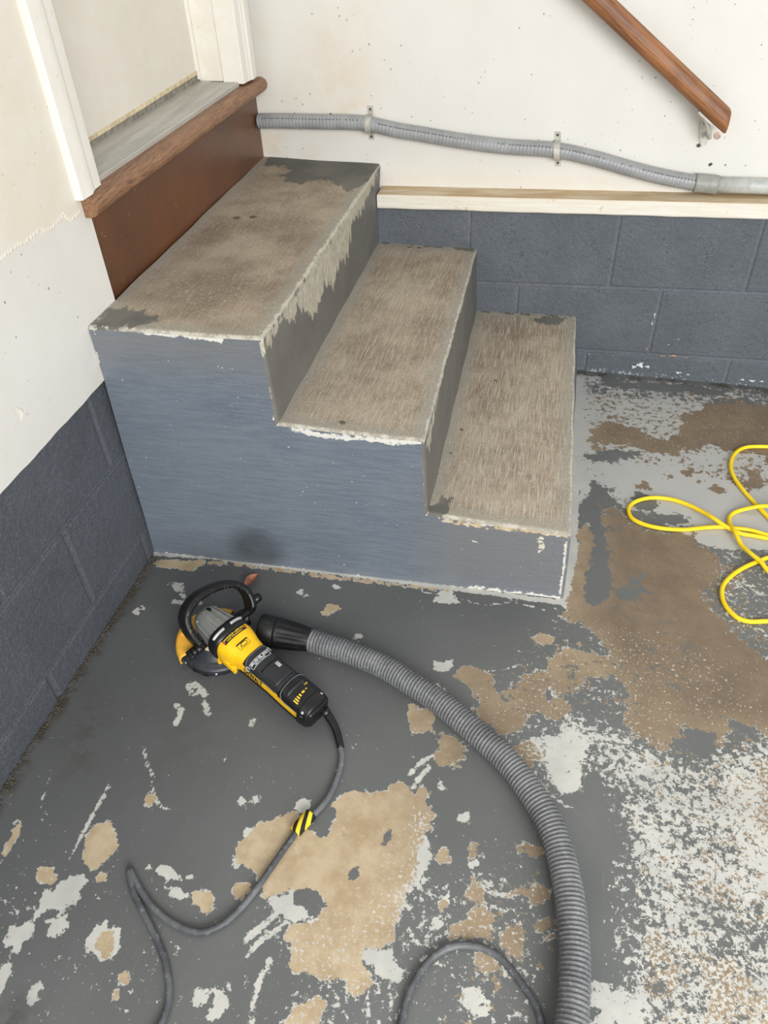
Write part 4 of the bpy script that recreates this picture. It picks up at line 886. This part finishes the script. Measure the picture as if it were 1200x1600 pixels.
M_shr = plain('dusty_black_shroud', srgb(42, 45, 51), .4, var=.25); M_case = plain('cast_aluminium_case', srgb(150, 150, 146), .42, .5, .12, bump=.15, bscale=400)
M_sil = plain('silver_plate', srgb(190, 190, 188), .35, .3); M_wtx = plain('white_print', srgb(205, 207, 208), .5, var=.02); M_red = plain('red_print', srgb(200, 60, 40), .5); M_ytx = plain('yellow_print', srgb(236, 200, 60), .5)
XS = .95
ST = [(.052, .077, .0435, .0365), (.072, .077, .0440, .0370), (.088, .0768, .0410, .0350), (.105, .076, .0360, .0325), (.125, .0755, .0330, .0310), (.15, .075, .0320, .0305), (.20, .075, .0315, .0300), (.25, .0745, .0330, .0315), (.30, .074, .0330, .0310), (.318, .0735, .0300, .0280), (.322, .0735, .024, .022)]
ST = [(x*XS, a, b, c) for x, a, b, c in ST]
def secf(x): 
    xs_ = [s[0] for s in ST]; return [np.interp(x, xs_, [s[k] for s in ST]) for k in (1, 2, 3)]
def surf(x, a, off=0.0, nexp=2.7):
    """point on the motor housing; a in degrees, 90 = top, 180 = near side"""
    zc, ry, rz = secf(x); c, s = math.cos(math.radians(a)), math.sin(math.radians(a)); e = 2/nexp
    return Vector((x, (ry+off)*math.copysign(abs(c)**e, c), zc+(rz+off)*math.copysign(abs(s)**e, s)))
def patch(xa, xb, a0f, a1f, off, nx=30, na=30, thick=0.0):
    V = []
    xs_ = np.linspace(xa, xb, nx)
    for x in xs_:
        for a in np.linspace(a0f(x) if callable(a0f) else a0f, a1f(x) if callable(a1f) else a1f, na):
            o_ = off(x, a) if callable(off) else off
            V.append(surf(x, a, o_))
    return mesh(V, grid_faces(nx, na))
def shell(name, xa, xb, a0, a1, off, mat, parent, nx=30, na=30, closed=False):
    V = []; xs_ = np.linspace(xa, xb, nx)
    f = lambda v, x: v(x) if callable(v) else v
    for x in xs_:
        A_ = np.linspace(f(a0, x), f(a1, x), na)
        o_ = off
        ring = [surf(x, a, (off(x, a) if callable(off) else off) if 0 < i < na-1 else -.0005) for i, a in enumerate(A_)]
        V += ring
    # end lips
    V = [surf(xa, a, -.0005) for a in np.linspace(f(a0, xa), f(a1, xa), na)] + V + [surf(xb, a, -.0005) for a in np.linspace(f(a0, xb), f(a1, xb), na)]
    bm = bmesh.new(); bm.from_mesh(mesh(V, grid_faces(nx+2, na))); bmesh.ops.recalc_face_normals(bm, faces=bm.faces)
    return obj(name, bm, mat, parent)
# yellow housing
V = []; nx = 60; xs_ = list(np.linspace(ST[0][0], .318*XS, nx)) + [.3205*XS, .322*XS]
for x in xs_:
    for a in np.linspace(0, 360, 48, endpoint=False): V.append(surf(x, a, 0))
F = grid_faces(len(xs_), 48, True); F.append(tuple(range(48))[::-1]); F.append(tuple(range((len(xs_)-1)*48, len(xs_)*48)))
house = obj('motor_housing', mesh(V, F), M_yb, gr)
tag(house, 'yellow motor housing')
# lower flare of the housing reaching down behind the shroud
obj('housing_skirt', box((.050, -.043, .034), (.062, .043, .075), bev=.004), M_yb, house)
bm = bmesh.new(); box_bm(bm, (.094, -.0385, .040), (.104, -.030, .066), None, .002); obj('housing_flange', bm, M_yb, house)
obj('housing_flange', box((.060, -.0425, .052), (.102, -.0385, .068), None, .0015), M_yb, house)
# black grip wrapping the top, and the black underside
top0 = lambda x: -12+0*x
top1 = lambda x: 172
def topoff(x, a):
    t = x/XS; o_ = .0016
    if t > .232: o_ = .0034
    return o_
g_ = shell('grip', .130*XS, .237*XS, lambda x: -25, lambda x: 158+12*max(0, min(1, (x/XS-.13)/.03)) if x/XS < .16 else 162, lambda x, a: .0016+.0012*math.exp(-((x/XS-.17)/.02)**2), M_rub, gr, 40, 50)
tag(g_, 'charcoal rubber grip')
cap_ = shell('rear_cover', .238*XS, .319*XS, -40, 163, .0040, M_bk, gr, 26, 50); tag(cap_, 'black rear cover with speed dial')
under = shell('lower_cover', .120*XS, .319*XS, 192, 322, .0022, M_bk, gr, 30, 40)
shell('tail_cap', .296*XS, .3215*XS, 0, 360, .0042, M_bk, gr, 14, 64)
bm = bmesh.new(); box_bm(bm, (.3*XS, -.028, .052), (.327*XS, .028, .098), None, .008, 3); obj('tail_plug', bm, M_bk, gr)
# grip outline ridges (raised lines)
def ridge(pts, r, mat, parent, name='piping'):
    P_ = [surf(x*XS, a, o_) for x, a, o_ in pts]
    return obj(name, sweep(P_, r, .003, 8), mat, parent)
M_line = plain('grey_ridge', srgb(112, 114, 118), .5)
ridge([(.138, 20, .0026), (.134, 60, .0028), (.133, 90, .0028), (.134, 120, .0028), (.140, 148, .0026), (.150, 158, .0022), (.18, 160, .0022), (.228, 160, .0022)], .0006, M_line, g_)
ridge([(.246, 30, .0046), (.2415, 60, .0046), (.240, 90, .0046), (.2415, 125, .0046), (.246, 148, .0046), (.258, 160, .0044), (.31, 160, .0044)], .0008, M_line, cap_)
# paddle: shallow raised trigger area and indicator
pd = shell('trigger', .178*XS, .226*XS, 55, 130, lambda x, a: .0046, M_rub, gr, 12, 20)
def stick_text(txt, size, x0, a0, mat, off, name, parent, along='x', squash=1.0):
    tm = text_mesh(txt, size, bold=size*.035); zc, ry, rz = secf(x0*XS); r = (ry+rz)/2; 
    for v in tm.vertices:
        tx, ty = v.co.x*squash, v.co.y
        if along == 'x': x = x0*XS+tx; a = a0-math.degrees(ty/r)      # reads head to tail, tops up
        else: x = x0*XS-ty; a = a0-math.degrees(tx/r)                  # reads across, tops towards the head
        v.co = surf(x, a, off)
    return obj(name, tm, mat, parent, False)
stick_text('DEWALT', .0130, .162, 178, M_bk, .0008, 'lettering', house, 'x', 1.0)
def outline(x0, x1, a0, a1, off, r, mat, parent, name):
    pts = []
    k = 5
    for a in np.linspace(a0, a1, k): pts.append((x0, a, off))
    for x in np.linspace(x0, x1, 3)[1:]: pts.append((x, a1, off))
    for a in np.linspace(a1, a0, k)[1:]: pts.append((x1, a, off))
    for x in np.linspace(x1, x0, 3)[1:]: pts.append((x, a0, off))
    P_ = [surf(x*XS, a, o_) for x, a, o_ in pts]
    return obj(name, sweep(P_, r, .0015, 6), mat, parent)
outline(.1465, .160, 138, 62, .0034, .0005, M_wtx, g_, 'label_frame')
stick_text('BRUSHLESS', .0078, .1515, 100, M_wtx, .0040, 'lettering', g_, 'a', .92)
stick_text('MOTOR', .0040, .1572, 100, M_wtx, .0040, 'lettering', g_, 'a', 1.3)
# lock symbols
for a, s0 in ((155, 1.0), (50, .8)):
    P_ = [surf((.148+dx)*XS, a+da, .0032) for dx, da in ((.004, -7), (-.004, -8), (-.006, 0), (-.003, 7), (.003, 6))]
    obj('lock_symbol', sweep(P_, .0009*s0, .0015, 6), M_wtx, g_)
bm = bmesh.new(); f = [bm.verts.new(surf(x*XS, a, .0054)) for x, a in ((.186, 84), (.200, 84), (.200, 72), (.186, 72))]; bm.faces.new(f); obj('indicator', bm, M_sil, pd, False)
# warning label and white badge on the housing
def flat_patch(name, x0, x1, a0, a1, off, mat, parent):
    V = [surf(x*XS, a, off) for x in np.linspace(x0, x1, 4) for a in np.linspace(a0, a1, 10)]
    return obj(name, mesh(V, grid_faces(4, 10)), mat, parent, False)
# collar (black) with two silver slots
def ring(name, xs_r, prof_off, mat, parent, a0=0, a1=360):
    V = []
    for x, o_ in zip(xs_r, prof_off):
        for a in np.linspace(a0, a1, 56, endpoint=False): V.append(surf(max(x, ST[0][0]), a, o_)+Vector((min(0, x-ST[0][0]), 0, 0)))
    return obj(name, mesh(V, grid_faces(len(xs_r), 56, True)), mat, parent)
col_ = ring('collar', [.030, .032, .040, .050, .058, .059], [-.004, .002, .0035, .0040, .0030, -.002], M_bk, gr)
for a0, a1 in ((96, 138), (44, 84)):
    P_ = [surf(ST[0][0], a, .0044)+Vector((-.006, 0, 0)) for a in np.linspace(a0, a1, 8)]
    obj('vent_plate', sweep(P_, .0034, .002, 10), M_sil, col_)
lab = flat_patch('warning_label', .0615, .0765, 128, 56, .0006, M_bk, house); tag(lab, 'black warning label with red ends')
flat_patch('label_end', .0655, .0735, 128, 122, .0009, M_red, lab); flat_patch('label_end', .0655, .0735, 66, 60, .0009, M_red, lab)
stick_text('WARNING', .0060, .0675, 93, M_ytx, .0011, 'lettering', lab, 'a', 1.5); stick_text('AVERTISSEMENT', .0034, .0730, 93, M_ytx, .0011, 'lettering', lab, 'a', 1.2)
outline(.094, .108, 110, 80, .0006, .00035, M_bk, house, 'badge_frame'); flat_patch('badge_bar', .0935, .0965, 110, 80, .0006, M_bk, house)
P_ = [surf((.1015+.004*math.cos(t))*XS, 92+math.degrees(.0042*math.sin(t)/.034), .0007) for t in np.linspace(0, 2*math.pi, 14)]; obj('badge_disc', sweep(P_, .0005, .001, 6), M_bk, house)
P_ = [surf((.0975)*XS, 96, .0007), surf(.101*XS, 99, .0007), surf(.1055*XS, 103, .0007)]; obj('badge_mark', sweep(P_, .0007, .001, 6), M_bk, house)
# speed dial with scale bars on the rear cover, screws
P_ = [surf(.258*XS, a, .0034) for a in np.linspace(66, 126, 8)]; dl = obj('speed_dial', sweep(P_, .0042, .0015, 12), M_rub, cap_)
for k, a in enumerate(np.linspace(128, 84, 6)):
    flat_patch('scale_bar', .276, .276+.0125-.0020*k, a, a-5, .0044, M_ytx, cap_)
stick_text('1-8', .006, .268, 70, M_ytx, .0046, 'lettering', cap_, 'a', 1)
for a, x in ((52, .306), (142, .306)):
    q = surf(x*XS, a, .0040); nrm = (q-Vector((x*XS, 0, .074))).normalized()
    obj('screw', lathe([(0, .0012), (.0028, .0012), (.0034, 0)], 14, Matrix.Translation(q) @ nrm.to_track_quat('Z', 'Y').to_matrix().to_4x4()), M_sil, cap_)
# gear case with fins
GS = [(-.044, .078, .010, .012), (-.040, .078, .020, .020), (-.030, .078, .0285, .026), (-.012, .0775, .0335, .029), (.010, .077, .0370, .032), (.034, .077, .0405, .0345)]
V = []
for x in np.linspace(-.044, .034, 26):
    zc, ry, rz = [np.interp(x, [s[0] for s in GS], [s[k] for s in GS]) for k in (1, 2, 3)]
    for a in np.linspace(0, 2*np.pi, 112, endpoint=False):
        fin_ = .0016*(1 if math.cos(16*a) > .1 else 0)*np.clip((x+.038)/.012, 0, 1)
        c, s = math.cos(a), math.sin(a); e = 2/2.6
        V.append((x, (ry+fin_)*math.copysign(abs(c)**e, c), zc+(rz+fin_)*math.copysign(abs(s)**e, s)))
F = grid_faces(26, 112, True); F.append(tuple(range(112))[::-1])
gc_ = obj('gear_case', mesh(V, F), M_case, gr, False); tag(gc_, 'grey finned cast metal gear case')
obj('spindle_lock', lathe([(0, .1125), (.006, .112), (.007, .110), (.007, .10)], 20, Matrix.Translation((-.022, .006, -.006))), M_bk, gc_)
for y in (-.024, .024): obj('case_screw', lathe([(0, .006), (.004, .006), (.005, .004), (.005, -.01)], 16, Matrix.Translation((-.024, y, .092))), M_case, gc_)
obj('spindle_neck', lathe([(.034, .060), (.036, .05), (.036, .036), (.030, .030)], 40), M_case, gc_)
# dust shroud: dark skirt and yellow front sector
sk = obj('dust_shroud', lathe([(.074, -.003), (.0775, .000), (.0785, .013), (.0765, .0175), (.070, .0185), (.067, .0215), (.061, .0235), (.056, .0265), (.054, .031), (.0515, .032), (.050, .038), (.0470, .040), (.045, .046), (.034, .047)], 80), M_shr, gr)
tag(sk, 'charcoal ribbed dust shroud')
obj('shroud_band', lathe([(.0385, .0452), (.0450, .0455), (.0465, .0478), (.0380, .0495)], 60), plain('cream_gasket', srgb(216, 196, 160), .6), sk)
obj('brush_ring', lathe([(.058, -.004), (.060, .004), (.072, .004), (.0735, -.0045)], 60), M_bk, sk)
ye = lathe([(.040, .034), (.046, .036), (.060, .031), (.066, .028), (.0810, .0265), (.0860, .0235), (.0880, .014), (.0875, .002), (.0830, .002)], 40, None, 112, 258)
bm = bmesh.new(); bm.from_mesh(ye); bmesh.ops.solidify(bm, geom=bm.faces, thickness=.0015)
yo = obj('front_guard', bm, M_ybs, sk); tag(yo, 'yellow front section of the shroud')
for a in (165, 190, 215):
    M = Matrix.Rotation(math.radians(a), 4, 'Z'); obj('guard_rib', box((.052, -.004, .026), (.078, .004, .0335), M, .0015), M_ybs, yo)
for a in (228, 140):
    M = Matrix.Rotation(math.radians(a), 4, 'Z'); obj('guard_mark', box((.0865, -.006, .008), (.0886, .006, .017), M, .0003), M_bk, yo)
for a, z in ((285, .008), (318, .008), (262, .008)):
    M = Matrix.Rotation(math.radians(a), 4, 'Z'); obj('rivet', lathe([(0, .0025), (.002, .002), (.003, 0)], 12, M @ Matrix.Translation((.0778, 0, z)) @ Matrix.Rotation(math.radians(90), 4, 'Y')), M_sil, sk)
M = Matrix.Rotation(math.radians(292), 4, 'Z'); obj('latch', box((.0765, -.016, .005), (.0805, .016, .0115), M, .001), M_bk, sk)
M = Matrix.Rotation(math.radians(300), 4, 'Z'); obj('foot', box((.060, -.008, -.0075), (.076, .008, .0), M, .001), M_bk, sk)
# vacuum port on the far side
obj('dust_port', sweep([(.0, .050, .032), (.004, .068, .033), (.009, .084, .034)], lambda s: .0185 if s < .025 else .020, .003, 28), M_bk, gr)
# loop handle
hp_raw = [(.006, -.046, .050), (-.008, -.054, .066), (-.024, -.056, .088), (-.040, -.050, .110), (-.050, -.030, .125), (-.054, .004, .1315), (-.051, .040, .1285), (-.045, .072, .119), (-.035, .096, .105), (-.022, .108, .089), (-.010, .109, .074), (.002, .104, .059), (.010, .094, .047)]
hp = [(x, y*.93+.003, z if z < .06 else .06+(z-.06)*.90) for x, y, z in hp_raw]
def strap_sweep(P, ww, tt, step=.0025):
    C, s = catmull(P, step); ctr = np.array([.0, .025, .04]); V = []
    T = np.gradient(C, axis=0); T /= np.linalg.norm(T, axis=1)[:, None]
    W = np.array([.83, 0, .55]); ns = 16                                # band lies across this direction
    for c, t, q in zip(C, T, s):
        wv = W-t*(W@t); wv /= np.linalg.norm(wv); nv = np.cross(t, wv)
        if nv@(c-ctr) < 0: nv = -nv
        k = min(1, q/.03+.6, (s[-1]-q)/.03+.6)
        for a in np.linspace(0, 2*np.pi, ns, endpoint=False):
            e = 2/3.2; ca, sa = math.cos(a), math.sin(a)
            V.append(c+wv*ww*k*math.copysign(abs(ca)**e, ca)+nv*tt*(1.25 if sa > 0 else .8)*math.copysign(abs(sa)**e, sa))
    F = grid_faces(len(C), ns, True); F.append(tuple(range(ns))); F.append(tuple(range((len(C)-1)*ns, len(C)*ns))[::-1])
    bm = bmesh.new(); bm.from_mesh(mesh(V, F)); bmesh.ops.recalc_face_normals(bm, faces=bm.faces); return bm, C, T, W, ctr
bm, C_, T_, W_, ctr_ = strap_sweep(hp, .0185, .0085)
lh = obj('loop_handle', bm, M_bk, gr); tag(lh, 'black loop handle with ribbed inner side')
# inner rib frames of the handle: raised rounded rectangles on the tail-facing edge
for i0 in range(8, len(C_)-16, 14):
    seg = C_[i0:i0+11]; pts = []
    for k, o_ in [(0, .004), (3, .0045), (7, .0045), (10, .004)]: 
        c = seg[k]; t = T_[i0+k]; wv = W_-t*(W_@t); wv /= np.linalg.norm(wv); nv = np.cross(t, wv); nv = nv*(1 if nv@(c-ctr_) > 0 else -1); pts.append(c+wv*.0188+nv*.0045)
    for k in (10, 7, 3, 0):
        c = seg[k]; t = T_[i0+k]; wv = W_-t*(W_@t); wv /= np.linalg.norm(wv); nv = np.cross(t, wv); nv = nv*(1 if nv@(c-ctr_) > 0 else -1); pts.append(c+wv*.0188-nv*.0042)
    pts.append(pts[0]); obj('rib', sweep([tuple(p) for p in pts], .0010, .0015, 6), M_bk, lh)
obj('handle_bracket', sweep([(.004, -.030, .052), (.006, -.044, .050), (.004, -.056, .048)], .010, .004, 18, up=(0, 0, 1)), M_bk, gr)
obj('handle_knob', lathe([(0, .008), (.006, .0078), (.008, .006), (.008, -.008), (0, -.008)], 14, Matrix.Translation((.004, -.060, .047)) @ Matrix.Rotation(math.radians(90), 4, 'X')), M_bk, gr)
obj('handle_knob', lathe([(0, .012), (.008, .0115), (.010, .009), (.010, -.008), (0, -.008)], 14, Matrix.Translation((.006, .116, .066)) @ Matrix.Rotation(math.radians(-90), 4, 'X')), M_bk, gr)
obj('handle_bracket', sweep([(.008, .030, .052), (.010, .060, .050), (.010, .094, .047)], .0085, .004, 18, up=(0, 0, 1)), M_bk, gr)
obj('adjust_lever', box((-.012, -.075, .036), (.010, -.050, .045), None, .003), M_bk, gr)
# strain relief and power cord
Wm = gr.matrix_world
tailp = Wm @ Vector((.312, .012, .078))
def g_att(o): o.parent = gr; o.matrix_parent_inverse = Wm.inverted()
cr = [tailp] + [Vector(p[:3])+Vector((0, 0, p[3])) for p in [(.528,-1.433,.000,.026),(.551,-1.458,.000,.016),(.569,-1.491,.000,.008)]]
g_att(obj('strain_relief', sweep(cr, lambda s: .0098 if s < .012 else max(.0070, .0088-.02*(s-.012)), .003, 18), M_bk))
n = NT('dusty_grey_cable'); c_ = n.mix(n.ss(n.noise(9, 4, .6), .4, .65), srgb(72, 74, 78), srgb(104, 106, 109)); c_ = n.mix(n.ss(n.noise(90, 6, .7, off=3), .52, .72, 0, .6), c_, srgb(148, 150, 151)); M_cable = n.fin(c_, .55, n.bump(n.noise(150, 3), .2, .0006))
pc = [(.564,-1.483,-.000),(.575,-1.509,.000),(.578,-1.545,.000),(.572,-1.591,.000),(.558,-1.625,.000),(.539,-1.654,.000),(.524,-1.691,.000),(.510,-1.731,.000),(.497,-1.769,.000),(.483,-1.804,.000),(.465,-1.835,.000),(.444,-1.855,.000),(.418,-1.865,.000),(.379,-1.861,.000),(.337,-1.846,.000),(.299,-1.822,.000),(.276,-1.803,.000),(.261,-1.790,.000)]
pc2 = [(.261,-1.790,.000),(.283,-1.822,.000),(.317,-1.853,.000),(.353,-1.884,.000),(.382,-1.913,.000),(.400,-1.938,.000),(.411,-1.959,.000),(.416,-1.982,.000),(.414,-2.004,.000),(.405,-2.041,.000),(.386,-2.077,.000)]
full = [(x, y, .0062) for x, y, z in pc] + [(x, y, .0062) for x, y, z in pc2[1:]]
cord = obj('power_cord', sweep(full, .0058, .005, 14), M_cable); g_att(cord); tag(cord, 'dusty grey rubber power cord')
# striped tag wrapped round the cord
a, b = [(.529,-1.672,.000),(.549,-1.633,-.000)]; a = Vector((a[0], a[1], .0075)); b = Vector((b[0], b[1], .0075)); ax = (b-a).normalized(); mid_ = (a+b)/2
n = NT('black_yellow_stripes'); st_ = n.add('ShaderNodeTexWave'); st_.wave_type = 'BANDS'; st_.bands_direction = 'X'; st_.inputs['Scale'].default_value = 22; n.link(n.coord((1, .5, .5)), st_.inputs['Vector'])
M_str = n.fin(n.mix(n.ss(st_.outputs['Fac'], .45, .55), srgb(28, 26, 22), srgb(244, 206, 40)), .4)
mt = sweep([a, mid_, b], lambda s: .0092 if s > .001 else .0085, .002, 18, ry=1.35)
tg = obj('striped_tag', mt, M_str); g_att(tg); mw = Matrix.Identity(4)
tg.parent = cord; tg.matrix_parent_inverse = Matrix.Identity(4); tg.matrix_world = Matrix.Identity(4)
tag(tg, 'yellow and black striped tag wrapped round the cord')

# loop of cable at the bottom
lp = [(.770,-1.992,.000),(.771,-1.960,.000),(.774,-1.924,.000),(.777,-1.890,.000),(.787,-1.859,.000),(.802,-1.832,.000),(.828,-1.809,.000),(.860,-1.799,.000),(.894,-1.801,.000),(.921,-1.814,.000),(.944,-1.835,.000),(.966,-1.857,.000),(.978,-1.878,.000),(.986,-1.909,.000),(.990,-1.955,.000)]
tag(obj('cable_loop', sweep([(x, y, .0062) for x, y, z in lp], .0058, .005, 14), M_cable), 'dusty grey cable arching in from the bottom edge beside the hose', 'cable')

# ------------------------------------------------------------------ dry leaf and scraps
V = []; nl = 12
for i in range(nl+1):
    t = i/nl; wd = .0115*math.sin(math.pi*min(1, t*1.02))**.8+.0006
    for j in (-1, -.5, 0, .5, 1): V.append((t*.050, j*wd, .004+.007*math.sin(math.pi*t)+abs(j)*.006+.002*t))
leaf = obj('dry_leaf', mesh(V, grid_faces(nl+1, 5)), plain('dry_leaf_brown', srgb(158, 104, 80), .7, var=.3, bump=.3, bscale=200))
q = [(.235,-1.115,.000),(.254,-1.071,.000)]; leaf.location = (q[0][0], q[0][1], .001); leaf.rotation_euler = (0, 0, math.atan2(q[1][1]-q[0][1], q[1][0]-q[0][0]))
tag(leaf, 'curled reddish-brown dry leaf on the floor behind the grinder handle', 'leaf')
